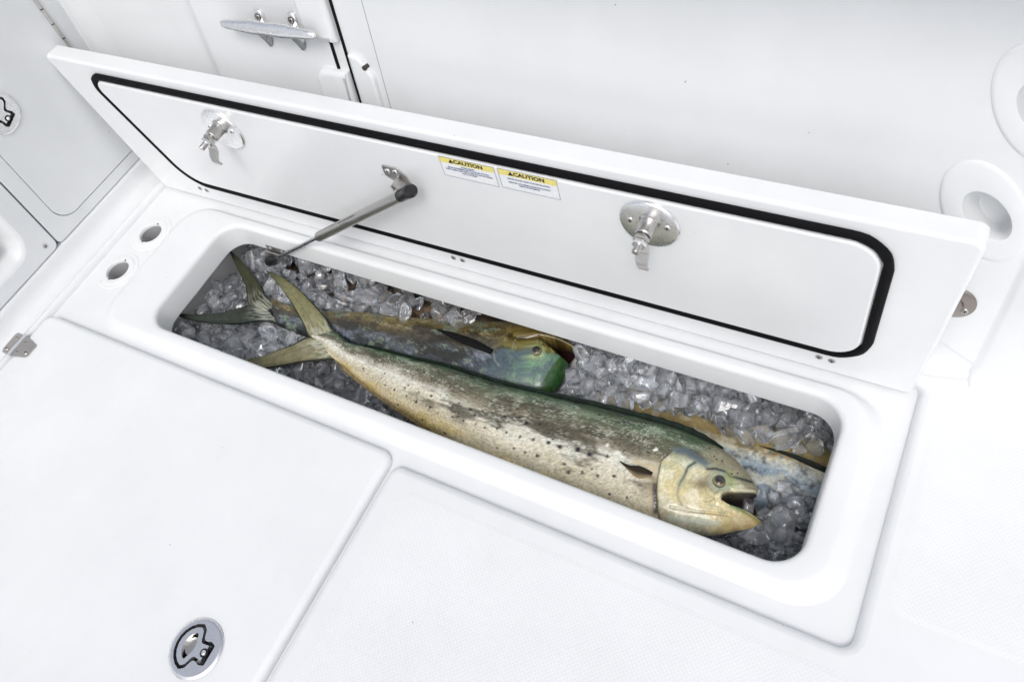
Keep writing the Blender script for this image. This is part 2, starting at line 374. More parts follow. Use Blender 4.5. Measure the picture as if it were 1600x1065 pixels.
def label(x0, z1, wd, ht, lines, ink, name_lines):
    y = YP - .0004
    def t3(u, v, d=0): return (x0 + u, y - d, z1 + v)
    def sheet(u0, u1, v0, v1, d): return [t3(u0, v0, d), t3(u1, v0, d), t3(u1, v1, d), t3(u0, v1, d)], [(0, 1, 2, 3)]
    V, F = bbox(Matrix.Translation(t3(wd / 2, -ht / 2)), wd, .0005, ht, 0)
    p = mk('caution_sticker', V, F, PAPER, lidp, smooth=False)
    e = .0007; V = []; F = []
    for (a, b, c, d_) in [(0, wd, -e, 0), (0, wd, -ht, -ht + e), (0, e, -ht + e, -e), (wd - e, wd, -ht + e, -e)]:
        v, f = sheet(a, b, c, d_, .0005); k = len(V); V += v; F += [tuple(k + i for i in q) for q in f]
    mk('border', V, F, ink, p, smooth=False)
    mk('yellow_band', *sheet(e, wd - e, -.0125, -e, .0006), YELLOW, p, smooth=False)
    tt = lambda u, v: t3(u, v, .0009)
    V, F = text_mesh('CAUTION', .0108, tt, 'CENTER', wd * .53, -.0068, 1.12, .00045); mk('lettering', V, F, INK, p, smooth=False)
    tri = [t3(wd * .17, -.0108, .0009), t3(wd * .17 + .0105, -.0108, .0009), t3(wd * .17 + .00525, -.0022, .0009)]
    mk('warning_triangle', tri, [(0, 1, 2)], INK, p, smooth=False)
    for s, size, u, v in lines:
        V, F = text_mesh(s, size, tt, 'CENTER', u, v, .95, .00013); mk('small_print', V, F, ink, p, smooth=False)
label(-.6895, .3215, .1035, .0435, [('AVOID INJURY', .0041, .052, -.0165), ('BOAT MOVEMENT MAY CAUSE LID TO FALL', .0041, .052, -.0212), ('KEEP HANDS AND FEET CLEAR OF HATCH WHEN', .0041, .052, -.0259), ('HATCH IS OPEN', .0041, .052, -.0306)], INKB, 0)
label(-.5795, .3222, .1035, .0425, [('ENSURE PROPER DRAIN PLUG INSTALLATION', .0038, .052, -.0185), ('REMOVAL OF OVERFILL DRAIN PLUG COULD', .0038, .052, -.0262), ('RESULT IN SWAMPING', .0038, .052, -.0307)], INKB, 0)

# ------------------------------------------------------------------ GAS STRUT
st = thing('gas_strut', 'grey gas strut with black ends propping the white lid open', 'gas strut', (-1.255, .655, -.095))
p0 = Vector((-1.253, .652, -.088)); p1 = Vector((-.762, .680, .246)); ax = (p1 - p0).normalized(); Ln = (p1 - p0).length
mk('rod', *lathe([(.0040, .0), (.0040, Ln * .43)], frame(p0, ax), 18), RODM, st)
cyl = mk('cylinder', *lathe([(.0045, Ln * .415), (.0085, Ln * .42), (.0104, Ln * .43), (.0104, Ln * .962), (.0106, Ln * .966)], frame(p0, ax), 30), STRUTM, st)
mk('end_socket', *lathe([(.0085, -.012), (.0115, -.008), (.0115, .010), (.007, .022)], frame(p0, ax), 22), BLACK, st)
mk('end_socket', *lathe([(.0095, Ln * .966), (.0112, Ln * .968), (.0112, Ln + .004), (.0122, Ln + .006), (.0122, Ln + .018), (.009, Ln + .023)], frame(p0, ax), 22), BLACK, st)
# print on the cylinder, facing up and towards the viewer
upv = Vector((-.25, -.75, .75)); upv = (upv - ax * upv.dot(ax)).normalized(); side = upv.cross(ax)
def cyl3(u, v):
    a = v / .0105; return tuple(p0 + ax * (Ln * .66 + u) + (upv * math.cos(a) - side * math.sin(a) * -1) * .0106)
V, F = text_mesh('DO NOT OPEN HIGH PRESSURE', .0046, cyl3, 'CENTER', 0, .003, 1.0, .0001); mk('print', V, F, INK, cyl, smooth=False)
V, F = text_mesh('DISPOSE SAFELY 0511', .0034, cyl3, 'CENTER', -.012, -.0025, 1.0); mk('print', V, F, INK, cyl, smooth=False)
# upper bracket: angled plate screwed to the lid, ear carrying the ball stud
br = mk('bracket', *slab(rpoly([(-.825, .268), (-.790, .268), (-.778, .252), (-.772, .228), (-.800, .218), (-.812, .236), (-.826, .244)][::-1], .004, 3), lambda u, v, d: (u, YP - d, v), 0, .003, .001), STEEL, st, angle=25)
V, F = bbox(frame((-.786, YP - .018, .238), (1, 0, .25)), .030, .036, .003, .0008); mk('bracket_ear', V, F, STEEL, br)
mk('ball_stud', *lathe([(.0045, 0), (.0045, .018), (.007, .020), (.007, .026)], frame((-.788, YP - .030, .240), (1, 0, .2)), 16), STEEL, br)
for x, z in [(-.815, .256), (-.798, .258)]: screw('screw', (x, YP - .003, z), (0, -1, 0), .0058, br, CHROME)
V, F = bbox(frame((-1.222, .6635, -.052), (0, -1, .1)), .056, .018, .003, .0008)
b2 = mk('bracket', V, F, STEEL, st)
V, F = bbox(Matrix.Translation((-1.228, .6585, -.074)) @ Matrix.Rotation(.12, 4, 'X'), .048, .003, .034, .0008); mk('bracket_ear', V, F, STEEL, b2)
for x in (-1.240, -1.206): screw('screw', (x, .6615, -.051), (0, -1, .1), .005, b2, DULL)

# ------------------------------------------------------------------ FLUSH PULL LATCH (used on the hatch and on the locker door)
def pull_latch(M, R, parent, join=False):
    """M: local frame (x = towards the pivot, z = out of the surface)"""
    acc = []
    def emit(name, V, F, mat, par=None, smooth=True, angle=35):
        if join: acc.append((list(V), list(F), mat)); return None
        return mk(name, V, F, mat, par, smooth=smooth, angle=angle)
    def to(u, v, d): return tuple(M @ Vector((u * R, v * R, d)))
    def arc(r, a0, a1, k=9): return [(r * math.cos(math.radians(a0 + (a1 - a0) * i / k)), r * math.sin(math.radians(a0 + (a1 - a0) * i / k))) for i in range(k + 1)]
    blob = rpoly(arc(.80, 102, 258) + [(.02, -.66), (.16, -.30), (.44, -.40), (.64, -.34), (.64, .34), (.44, .40), (.16, .30), (.02, .66)],
                 [.10] + [.05] * 8 + [.10] + [.12, .16, .05, .06, .06, .05, .16, .12], 4)
    loops = [[to(u * 1.0, v * 1.0, -.001) for u, v in circle(0, 0, 1, 56)], [to(u, v, .0016) for u, v in circle(0, 0, 1, 56)], [to(u, v, .003) for u, v in circle(0, 0, .965, 56)], [to(u, v, .0036) for u, v in circle(0, 0, .90, 56)]]
    V, F = loft(loops); fill(circle(0, 0, .90, 56), [blob], lambda u, v: to(u, v, .0036), V, F)
    loft([[to(u, v, .0036) for u, v in blob], [to(u, v, -.010) for u, v in blob]], V, F, flip=True)
    p = emit('flush_pull_latch', V, F, CHROME, parent, angle=30)
    V, F = fill(offset(blob, .01), [], lambda u, v: to(u, v, -.0098)); emit('recess', V, F, BLACK, p, smooth=False)
    ring = rpoly(arc(.685, 105, 255) + [(-.04, -.56), (.10, -.22), (.44, -.26), (.44, .26), (.10, .22), (-.04, .56)], [.10] + [.05] * 8 + [.10] + [.10, .12, .02, .02, .12, .10], 4)
    hole = rpoly(arc(.50, 112, 248) + [(-.04, -.10), (-.04, .10)], [.06] + [.04] * 8 + [.06] + [.05, .05], 4)
    V, F = slab(ring, to, -.006, .0038, .0008, holes=[hole[::-1]], hole_depth=-.006); emit('pull_ring', V, F, CHROME, p, angle=30)
    V, F = lathe([(.30 * R, 0), (.26 * R, -.003), (.05 * R, -.006)], M @ Matrix.Translation((-.22 * R, 0, -.0035)), 24); emit('finger_bowl', V, F, DULL, p)
    V, F = lathe([(.15 * R, -.008), (.15 * R, .0042)], M @ Matrix.Translation((.40 * R, 0, 0)), 20); q = emit('pivot_well', V, F, BLACK, p)
    V, F = lathe([(.09 * R, .003), (.085 * R, .0055), (.04 * R, .0075)], M @ Matrix.Translation((.40 * R, 0, 0)), 16); emit('pivot_pin', V, F, CHROME, p)
    return mkm('flush_pull_latch', acc, parent, 30) if join else p

# ------------------------------------------------------------------ DECK HATCH
ha = thing('deck_hatch', 'smooth white deck hatch with round chrome pull latch, left of the floor gap', 'deck hatch', (-1.14, -.2, ZG))
hl = rrect(-1.602, -.6645, -.75, .3215, .026, 8)
PC = (-.7925, -.0895)
V, F = slab(hl, lambda u, v, d: (u, v, d), ZG + .001, 0, .013, holes=[circle(*PC, .040, 40)[::-1]], n=6)
mk('hatch_panel', V, F, GEL_HATCH, ha, angle=50)
pull_latch(Matrix.Translation((*PC, 0)) @ Matrix.Rotation(math.radians(2), 4, 'Z'), .0465, ha)
hg = mk('hinge', *slab(rpoly([(-1.6335, .2475), (-1.6325, .208), (-1.627, .201), (-1.6065, .201), (-1.6065, .2525), (-1.629, .2525)], .002, 3), lambda u, v, d: (u, v, d), -.001, .0026, .0008), DULL, ha, angle=25)
mk('hinge_leaf', *slab(rpoly([(-1.6005, .200), (-1.556, .212), (-1.556, .2435), (-1.6005, .2535)], .004, 3), lambda u, v, d: (u, v, d), -.001, .0026, .0008), DULL, hg, angle=25)
mk('hinge_pin', *lathe([(.0036, 0), (.0036, .054)], frame((-1.6035, .200, .0032), (0, 1, 0)), 16), CHROME, hg)
for x, y, r in [(-1.622, .212, .0048), (-1.621, .241, .0034), (-1.589, .214, .003), (-1.588, .240, .003), (-1.566, .220, .005)]:
    screw('screw', (x, y, .0026), (0, 0, 1), r, hg, DULL)

# ------------------------------------------------------------------ LOCKER BULKHEAD (left)
XB = -1.66
bk = thing('locker_bulkhead', 'white locker bulkhead at the left with panel seams and moulded base', 'bulkhead', (-1.68, .2, 0))
prof = [(-1.612, ZG + .002), (-1.612, -.004), (-1.6145, .0012), (-1.630, .0018), (-1.640, .004), (-1.648, .010), (-1.6535, .020), (-1.657, .034), (-1.659, .0445), (-1.664, .0465), (-1.70, .0465)]
V = []; F = []; ys = np.linspace(-2.2, .79, 40)
for y in ys:
    for x, z in prof: V.append((x, y, z))
n = len(prof)
for i in range(len(ys) - 1):
    for k in range(n - 1): F.append((i * n + k, i * n + k + 1, (i + 1) * n + k + 1, (i + 1) * n + k))
mk('base_moulding', V, F, GEL_WALL, bk, angle=60)
V, F = bbox(Matrix.Translation((-1.775, -.69, .31)), .05, 3.02, .60, 0); mk('backing', V, F, DARKGAP, bk, smooth=False)
V, F = bbox(Matrix.Translation((-1.97, -.66, .625)), .64, 3.06, .05, .014, 4); mk('counter_top', V, F, GEL_WALL, bk)
def wx(u, v, d): return (XB + d, u, v)
# frame panel with the door opening
pf = rpoly([(.4635, .0495), (.806, .0480), (.853, .60), (.4875, .60)], [.010, .006, .01, .01], 5)
door = rpoly([(.5012, .0775), (.772, .0765), (.783, .57), (.522, .57)], [.042, .004, .02, .02], 8)
V, F = slab(pf, wx, -.012, 0, .0015, holes=[offset(door, .0018)[::-1]]); mk('frame_panel', V, F, GEL_WALL, bk, angle=40)
# neighbouring panel with a moulded pocket
pocket = rpoly([(.20, .095), (.385, .095), (.405, .125), (.416, .32), (.20, .32)], [.05, .05, .035, .05, .05], 8)
pp = rpoly([(-1.2, .0495), (.4595, .0495), (.4835, .60), (-1.2, .60)], [.01, .016, .01, .01], 6)
V, F = slab(pp, wx, -.012, 0, .0015, holes=[offset(pocket, .012)[::-1]], hole_depth=0)
loft([[wx(u, v, 0) for u, v in offset(pocket, .012)], [wx(u, v, -.002) for u, v in offset(pocket, .006)], [wx(u, v, -.008) for u, v in pocket], [wx(u, v, -.07) for u, v in offset(pocket, -.012)]], V, F, flip=True)
fill(offset(pocket, -.012), [], lambda u, v: wx(u, v, -.07), V, F)
q = mk('pocket_panel', V, F, GEL_WALL, bk, angle=40)
screw('screw', (XB, .4363, .0722), (1, 0, 0), .0058, q, STEEL)
V, F = bbox(Matrix.Translation((XB - .045, .335, .150)), .04, .05, .03, .006); mk('pocket_catch', V, F, plain('beige_plastic', (.55, .50, .42), .5), q)
LC = (.566, .338)
V, F = slab(door, wx, -.010, .0008, .0015, holes=[circle(*LC, .036, 36)[::-1]]); ld = mk('door', V, F, GEL_WALL, bk, angle=40); ld['label'] = 'white locker door with round pull latch'
ML = Matrix(((0, 0, 1, XB + .0008), (math.cos(-1.2), -math.sin(-1.2), 0, LC[0]), (math.sin(-1.2), math.cos(-1.2), 0, LC[1]), (0, 0, 0, 1)))
pull_latch(ML, .043, ld, True)
pha = [(*tube([(XB + .001, .7735, .10), (XB + .001, .783, .57)], .0034, 10), STEEL)]
for k in range(14):
    z = .12 + k * .034; y = .7735 + (z - .10) / .47 * .0095
    pha.append((*lathe([(.0037, 0), (.0037, .0022)], frame((XB + .001, y, z), (0, .0194, 1)), 10), DARKGAP))
mkm('piano_hinge', pha, ld)

# ------------------------------------------------------------------ COCKPIT WALLS (behind the lid)
def kx(x):
    return float(np.interp(x, [-1.70, -1.632, -1.60, -1.36, -1.322, -1.29, -1.0, .14, .158], [.100, .100, .135, .195, .205, .160, .168, .166, .166]))
def y0x(x): return float(np.interp(x, [-1.70, -1.635, -1.60, -1.34, -1.30, .2], [.780, .780, .790, .793, .780, .780]))
cw = thing('cockpit_wall', 'tall white cockpit side wall leaning back behind the open lid', 'wall', (-.75, .80, 0))
xs = sorted(set(list(np.linspace(-1.67, -.03, 64)) + [-1.635, -1.6, -1.36, -1.34, -1.322, -1.30, -1.29]))
zs = [-.02, .05, .12, .2, .3, .4, .5, .6, .76]
V = [(x, y0x(x) + kx(x) * z, z) for x in xs for z in zs]; m = len(zs)
F = [(i * m + k, (i + 1) * m + k, (i + 1) * m + k + 1, i * m + k + 1) for i in range(len(xs) - 1) for k in range(m - 1)]
mk('wall_panel', V, F, GEL_WALL, cw, angle=60)
# right-hand face beyond the soft corner, with its cove to the deck
V = []; path = [(.150, .780), (.154, .7795), (.158, .777), (.164, .7745), (.25, .771), (2.6, .70)]
for x, y in path:
    for z, dy in [(-.003, -.030), (.0012, -.022), (.004, -.012), (.012, -.004), (.024, 0), (.3, 0), (.76, 0)]: V.append((x, y + dy * (1 if x > .152 else .4) + .166 * max(0, z), z))
F = [(i * 7 + k, (i + 1) * 7 + k, (i + 1) * 7 + k + 1, i * 7 + k + 1) for i in range(len(path) - 1) for k in range(6)]
mk('corner_panel', V, F, GEL_WALL, cw, angle=60)
V, F = loft([[(x, .780 - of * (1 - c) ** 2 + .166 * t * c - .0005, t * c * c + .001) for x, t, of in [(.02, .100, .028), (.06, .075, .028), (.105, .046, .022), (.150, .020, .012)]] for c in (0, .15, .4, .7, 1)])
F = [f for f in F if not (f[0] % 4 == 3)]
mk('cove', V, F, GEL_WALL, cw, angle=60)

V, F = bbox(Matrix.Translation((.45, .90, .785)), 4.3, .38, .05, .02, 4); mk('added_gunwale_shade', V, F, GEL, cw)  # unseen gunwale overhang, added to shade the wall from the sky
KW = .168; NW = Vector((0, -1, KW)).normalized()
def wp(x, z, d): p = Vector((x, .78 + KW * z, z)) + NW * d; return tuple(p)
def fr(x, z, d): s = 1 - d / .85; return (x * s, 1.16 - (1.16 - z) * s)
td = thing('transom_door', 'white cockpit door edge with black rubber seals and rounded hinge blocks', 'door', (-.93, .83, .28))
def strip(x, z0, z1, wd, name='door_seal', mat=RUBBER, d=.003):
    V, F = slab([(x - wd / 2, z0), (x + wd / 2, z0), (x + wd / 2, z1), (x - wd / 2, z1)], wp, -.004, d, .0008); return mk(name, V, F, mat, td, angle=40)
strip(-.9368, .02, .74, .0052); strip(-.965, .02, .74, .0058)
strip(-.8702, .02, .74, .0012, 'jamb_seam', DARKGAP, .0004)
def block(pts, rad, d, name, r=.010):
    V, F = slab(rpoly(pts, rad, 7), wp, -.002, d, r, n=5); return mk(name, V, F, GEL, td, angle=50)
a = [fr(*p, .014) for p in [(-1.030, .402), (-1.0, .388), (-.958, .388), (-.958, .70), (-1.030, .70)]]
hb = block(a, [.022, .022, .003, .01, .02], .014, 'hinge_block')
a = [fr(*p, .014) for p in [(-1.036, .22), (-.957, .22), (-.957, .334), (-1.036, .334)]]
hb2 = block(a, [.01, .003, .003, .030], .014, 'hinge_block')
a = [(-.930, .20), (-.884, .20), (-.884, .345), (-.905, .380), (-.930, .384)]
hp = block(a, [.004, .02, .02, .02, .004], .010, 'hinge_plate', .006)
mk('screw_hole', *lathe([(.0048, .0), (.0045, .0102)], frame(wp(-.8975, .362, .0), NW), 18), DARKGAP, hp)

# cleat
cl = thing('mooring_cleat', 'polished steel two legged cleat mounted on the white cockpit wall', 'cleat', wp(-1.09, .40, 0))
d = .030
def cp(x, z, dd): u, v = fr(x, z, dd); return Vector(wp(u, v, dd))
A = cp(-1.2325, .392, d); B = cp(-1.002, .396, d); ex = (B - A).normalized(); loops = []
for t, hx, hz in [(0, .003, .003), (.012, .0062, .0065), (.06, .0075, .0085), (.24, .0082, .0115), (.36, .0085, .0135), (.50, .0085, .0118), (.64, .0085, .0135), (.76, .0082, .0115), (.94, .0075, .0080), (.985, .0062, .0062), (1, .003, .003)]:
    c = A.lerp(B, t); up = NW.cross(ex).normalized() * -1
    loops.append([tuple(c + NW * math.cos(q) * hx * (1 if abs(math.cos(q)) < .8 else .92) + up * math.sin(q) * hz) for q in [2 * math.pi * k / 14 for k in range(14)]])
V, F = loft(loops, cap0=True, cap1=True); bar = mk('horn_bar', V, F, CHROME, cl)
for x, z in [(-1.115, .4415), (-1.036, .4440)]:
    u, v = x, z
    lp = rpoly([(u - .0125, v - .056), (u + .0125, v - .056), (u + .0115, v), (u - .0115, v)], [.010, .010, .011, .011], 5)
    V, F = slab(lp, wp, 0, .007, .003, n=3); lg = mk('leg', V, F, CHROME, cl, angle=40)
    c = Vector(wp(u, v - .044, .004)); e = A.lerp(B, (u + 1.2325) / .2305 if False else max(0, min(1, (Vector(wp(u, v - .044, d)) - A).dot(ex) / (B - A).length)))
    V, F = loft([[tuple(c.lerp(e, t) + ex * math.cos(q) * r + Vector((0, KW, 1)).normalized() * math.sin(q) * r2) for q in [2 * math.pi * k / 16 for k in range(16)]] for t, r, r2 in [(0, .0115, .027), (.3, .009, .018), (.7, .0085, .011), (1, .009, .009)]])
    mk('leg_neck', V, F, CHROME, lg)
    mk('screw_socket', *lathe([(.0068, 0), (.0065, .0077)], frame(wp(u, v - .0135, 0), NW), 18), DARKGAP, lg)
    screw('screw', wp(u, v - .0135, .0072), NW, .0050, lg, DULL)

# rod holders (oval flanges with a slanted cup) and round fitting
def rod_holder(cx, cz, label):
    o = thing('rod_holder', label, 'rod holder', wp(cx, cz, 0), 'white rod holders in the wall by the right edge')
    rot = math.radians(-57)
    def E(r, k=1.0, ox=0, oz=0, e=0): return circle(cx + ox, cz + oz, .047 * r + e, 56, .083 * r + e, rot)
    loops = [[wp(u, v, -.001) for u, v in E(1)], [wp(u, v, .0018) for u, v in E(1)], [wp(u, v, .0030) for u, v in E(.965)], [wp(u, v, .0036) for u, v in E(.90)]]
    hx, hz = .004, -.004
    def Hh(s, dx=0, dz=0): return circle(cx + hx + dx, cz + hz + dz, .0225 * s, 56, .040 * s, math.radians(-48))
    loops += [[wp(u, v, .0036) for u, v in Hh(1.20)], [wp(u, v, .0030) for u, v in Hh(1.06)], [wp(u, v, -.003) for u, v in Hh(1.0)], [wp(u, v, -.028) for u, v in Hh(.92, .006, -.012)], [wp(u, v, -.042) for u, v in Hh(.7, .01, -.018)]]
    V, F = loft(loops, cap1=True); mk('flange', V, F, GEL, o, angle=50)
    return o
rod_holder(.087, .297, 'white oval rod holder beside the top right corner of the lid')
rod_holder(.102, .452, 'upper white oval rod holder cut off by the right edge of the picture')
# right-hand end of the wall, with real openings for the two cups
hol = [circle(cx, cz, .040, 48, .074, math.radians(-57)) for cx, cz in ((.087, .297), (.102, .452))]
V, F = fill([(-.03, -.02), (.150, -.02), (.150, .76), (-.03, .76)], hol, lambda u, v: (u, .78 + .166 * v, v))
mk('wall_end_panel', V, F, GEL_WALL, cw, angle=60)
rf = thing('deck_fill_cap', 'small round chrome fitting half hidden behind the right end of the lid', 'fitting', wp(.095, .135, 0))
V, F = lathe([(.028, -.001), (.028, .002), (.025, .004), (.012, .0045), (.010, .009), (.004, .010)], frame(wp(.095, .135, 0), NW), 36); q = mk('flange', V, F, metal('tarnished_steel', (.30, .27, .25), .3), rf)
screw('screw', wp(.111, .126, .0042), NW, .005, q, DULL)

# ------------------------------------------------------------------ FISH
def hash2(ix, iy, s): 
    h = np.sin(ix * 127.1 + iy * 311.7 + s * 74.7) * 43758.5453; return h - np.floor(h)
def vnoise(x, y, s=0):
    ix, iy = np.floor(x), np.floor(y); fx, fy = x - ix, y - iy; fx = fx * fx * (3 - 2 * fx); fy = fy * fy * (3 - 2 * fy)
    a, b, c, d_ = hash2(ix, iy, s), hash2(ix + 1, iy, s), hash2(ix, iy + 1, s), hash2(ix + 1, iy + 1, s)
    return (a * (1 - fx) + b * fx) * (1 - fy) + (c * (1 - fx) + d_ * fx) * fy
def fbm(x, y, s=0, o=5, g=.55):
    t = 0; a = 1; n_ = 0
    for k in range(o): t = t + a * vnoise(x * 2 ** k, y * 2 ** k, s + k * 13); n_ += a; a *= g
    return t / n_
def sst(a, b, x): t = np.clip((x - a) / (b - a), 0, 1); return t * t * (3 - 2 * t)
def mixc(C, col, f): f = np.clip(f, 0, 1)[..., None]; return C * (1 - f) + np.array(col) * f
def ramp(t, stops):
    p = [s[0] for s in stops]; return np.stack([np.interp(t, p, [s[1][k] for s in stops]) for k in range(3)], -1)
def dpoly(X, Y, pts):
    D = np.full(X.shape, 9.0)
    for (x0, y0), (x1, y1) in zip(pts[:-1], pts[1:]):
        dx, dy = x1 - x0, y1 - y0; t = np.clip(((X - x0) * dx + (Y - y0) * dy) / (dx * dx + dy * dy), 0, 1)
        D = np.minimum(D, np.hypot(X - x0 - t * dx, Y - y0 - t * dy))
    return D
def spline(pts, n):
    P = np.array(pts, float); s = np.concatenate([[0], np.cumsum(np.linalg.norm(np.diff(P, axis=0), axis=1))]) 
    s = np.arange(len(P)) / (len(P) - 1.0); t = np.linspace(0, 1, n); out = []
    # catmull-rom on the uniform index so that dorsal and ventral stations stay paired
    for q in t * (len(P) - 1):
        i = min(int(q), len(P) - 2); f = q - i; p0, p1, p2, p3 = P[max(i - 1, 0)], P[i], P[i + 1], P[min(i + 2, len(P) - 1)]
        out.append(.5 * (2 * p1 + (p2 - p0) * f + (2 * p0 - 5 * p1 + 4 * p2 - p3) * f * f + (3 * p1 - p0 - 3 * p2 + p3) * f ** 3))
    return np.array(out)

def fish_body(parent, D, Vn, zmid, hs, ns, nt_, colour, mouth=None, relief=None, zbend=None, pexp=2.3):
    """lens-section body: D dorsal outline, Vn ventral outline (xy pairs), hs half thickness per station"""
    n = ns; Dd = spline(D, n); Vv = spline(Vn, n); q = np.linspace(0, len(D) - 1, n)
    h = np.interp(q, np.arange(len(D)), hs)
    t = np.linspace(0, 1, nt_ + 1); t = .5 - .5 * np.cos(np.pi * t) * (0.6) - 0 * t; t = (t - t[0]) / (t[-1] - t[0])
    t = .35 * np.linspace(0, 1, nt_ + 1) + .65 * (.5 - .5 * np.cos(np.pi * np.linspace(0, 1, nt_ + 1)))
    T = np.tile(t, (n, 1)); PX = Vv[:, None, :] * (1 - T[..., None]) + Dd[:, None, :] * T[..., None]
    rm = None; mcol = n
    if mouth:
        MU, MLo, st0 = mouth; qs = np.linspace(st0, len(D) - 1, len(MU)); mcol = int(math.ceil(st0 / (len(D) - 1) * (n - 1)))
        mu = np.stack([np.interp(q, qs, [p[k] for p in MU]) for k in (0, 1)], -1); ml = np.stack([np.interp(q, qs, [p[k] for p in MLo]) for k in (0, 1)], -1)
        i0 = mcol; w_ = Dd[i0] - Vv[i0]; f0 = np.dot(np.array(MU[0]) - Vv[i0], w_) / np.dot(w_, w_); rm = int(np.searchsorted(t, f0))
        lead = 26
        for i in range(max(0, mcol - lead), n):
            if i < mcol:
                b = sst(0, 1, np.array((i - (mcol - lead)) / lead)); base = PX[i].copy(); tgt_lo = tgt_hi = None
                m0 = mu[mcol]; c0 = Vv[i] * (1 - t[rm]) + Dd[i] * t[rm]; c1 = c0 + (np.dot(m0 - c0, (Dd[i] - Vv[i])) / np.dot(Dd[i] - Vv[i], Dd[i] - Vv[i])) * (Dd[i] - Vv[i])
                c = c0 * (1 - b) + c1 * b; lo = hi = c
            else: lo, hi = ml[i], mu[i]
            a = (t[:rm + 1] / t[rm])[:, None]; PX[i, :rm + 1] = Vv[i] * (1 - a) + lo * a
            a = ((t[rm + 1:] - t[rm + 1]) / (1 - t[rm + 1]))[:, None]; PX[i, rm + 1:] = hi * (1 - a) + Dd[i] * a
            w_ = Dd[i] - Vv[i]; T[i] = np.clip(((PX[i] - Vv[i]) @ w_) / (w_ @ w_), 0, 1)
    Z = np.clip(1 - np.abs(2 * T - 1) ** pexp, 0, 1) ** (1 / 1.75) * h[:, None]
    Z[:, 0] = 0; Z[:, -1] = 0
    if rm is not None:      # soft lip edges
        for i in range(mcol, n):
            for r_, s_ in ((rm, -1), (rm + 1, 1)):
                for k in range(4):
                    j = r_ + s_ * k; Z[i, j] *= [.72, .88, .95, .99][k]
    Sx = np.tile(np.linspace(0, 1, n)[:, None], (1, nt_ + 1)); X, Y = PX[..., 0], PX[..., 1]
    if relief is not None: Zt = Z + relief(X, Y, Sx, T) * np.clip(Z / .008, 0, 1)
    else: Zt = Z
    zb = np.zeros(n) if zbend is None else np.interp(q, np.arange(len(D)), zbend)
    top = np.stack([X, Y, zmid + zb[:, None] + Zt], -1); bot = np.stack([X, Y, zmid + zb[:, None] - Z], -1)
    R = nt_ + 1; V = np.concatenate([top.reshape(-1, 3), bot.reshape(-1, 3)]); nb = n * R; F = []
    I, J = np.meshgrid(np.arange(n - 1), np.arange(nt_), indexing='ij'); a = (I * R + J).ravel()
    keep = np.ones(len(a), bool)
    if rm is not None: keep = ~((J.ravel() == rm) & (I.ravel() >= mcol))
    kb = np.ones(len(a), bool)
    if rm is not None: kb = ~((J.ravel() == rm) & (I.ravel() >= mcol + int((n - mcol) * .86)))
    ab = a[kb]
    at = a[keep]; F += np.stack([at, at + R, at + R + 1, at + 1], -1).tolist(); F += (np.stack([ab, ab + 1, ab + R + 1, ab + R], -1) + nb).tolist()
    F = [tuple(f) for f in F]
    for i in range(n - 1):          # close the keel and back edges and the two ends
        for j in (0, nt_):
            f = (i * R + j, nb + i * R + j, nb + (i + 1) * R + j, (i + 1) * R + j); F.append(f if j == 0 else f[::-1])
    for i, fl in ((0, 0), (n - 1, 1)):
        for j in range(nt_):
            if rm is not None and i == n - 1 and j == rm: continue
            f = (i * R + j, i * R + j + 1, nb + i * R + j + 1, nb + i * R + j); F.append(f if not fl else f[::-1])
    if rm is not None:              # lip walls down into the mouth
        for i in range(mcol, n - 1):
            F.append((i * R + rm, (i + 1) * R + rm, nb + (i + 1) * R + rm, nb + i * R + rm)); F.append((i * R + rm + 1, nb + i * R + rm + 1, nb + (i + 1) * R + rm + 1, (i + 1) * R + rm + 1))
    C = colour(X, Y, Sx, T); Cb = C.copy()
    if rm is not None:              # inside of the mouth
        Cb[mcol:, :] = (.020, .007, .008)
        Cb[mcol:, :2] = C[mcol:, :2]; Cb[mcol:, -2:] = C[mcol:, -2:]
    o = mk('body', V, F, FISH, parent, angle=70, col=np.concatenate([C.reshape(-1, 3), Cb.reshape(-1, 3)]))
    return o, top
def fin_loft(name, outer_, inner, parent, z, colour, nu=60, nv=14, thick=.0012, ray=.0005, arch=.004):
    O = spline([tuple(p) + ((z,) if len(p) == 2 else ()) for p in outer_], nu); I_ = spline([tuple(p) + ((z,) if len(p) == 2 else ()) for p in inner], nu)
    v = np.linspace(0, 1, nv); P = O[:, None, :] * (1 - v[None, :, None]) + I_[:, None, :] * v[None, :, None]
    U = np.tile(np.linspace(0, 1, nu)[:, None], (1, nv)); W = np.tile(v[None, :], (nu, 1))
    zz_ = arch * np.sin(np.pi * W) * (1 - U) + ray * np.sin(W * 95 + U * 7) * (1 - U * .5) + .0035 * np.sin(U * 3.6 + 1) * U * W * (arch > .003)
    top = P.copy(); top[..., 2] += zz_ + thick; bot = P.copy(); bot[..., 2] += zz_ - thick
    V = np.concatenate([top.reshape(-1, 3), bot.reshape(-1, 3)]); nb = nu * nv; F = []
    for i in range(nu - 1):
        for j in range(nv - 1):
            a = i * nv + j; F.append((a, a + nv, a + nv + 1, a + 1)); F.append((nb + a, nb + a + 1, nb + a + nv + 1, nb + a + nv))
        for j in (0, nv - 1): a = i * nv + j; F.append((a, nb + a, nb + a + nv, a + nv))
    for j in range(nv - 1): a = j; F.append((a, a + 1, nb + a + 1, nb + a)); a = (nu - 1) * nv + j; F.append((a, a + 1, nb + a + 1, nb + a))
    C = colour(top[..., 0], top[..., 1], U, W)
    return mk(name, V, F, FIN, parent, angle=60, col=np.concatenate([C.reshape(-1, 3)] * 2))
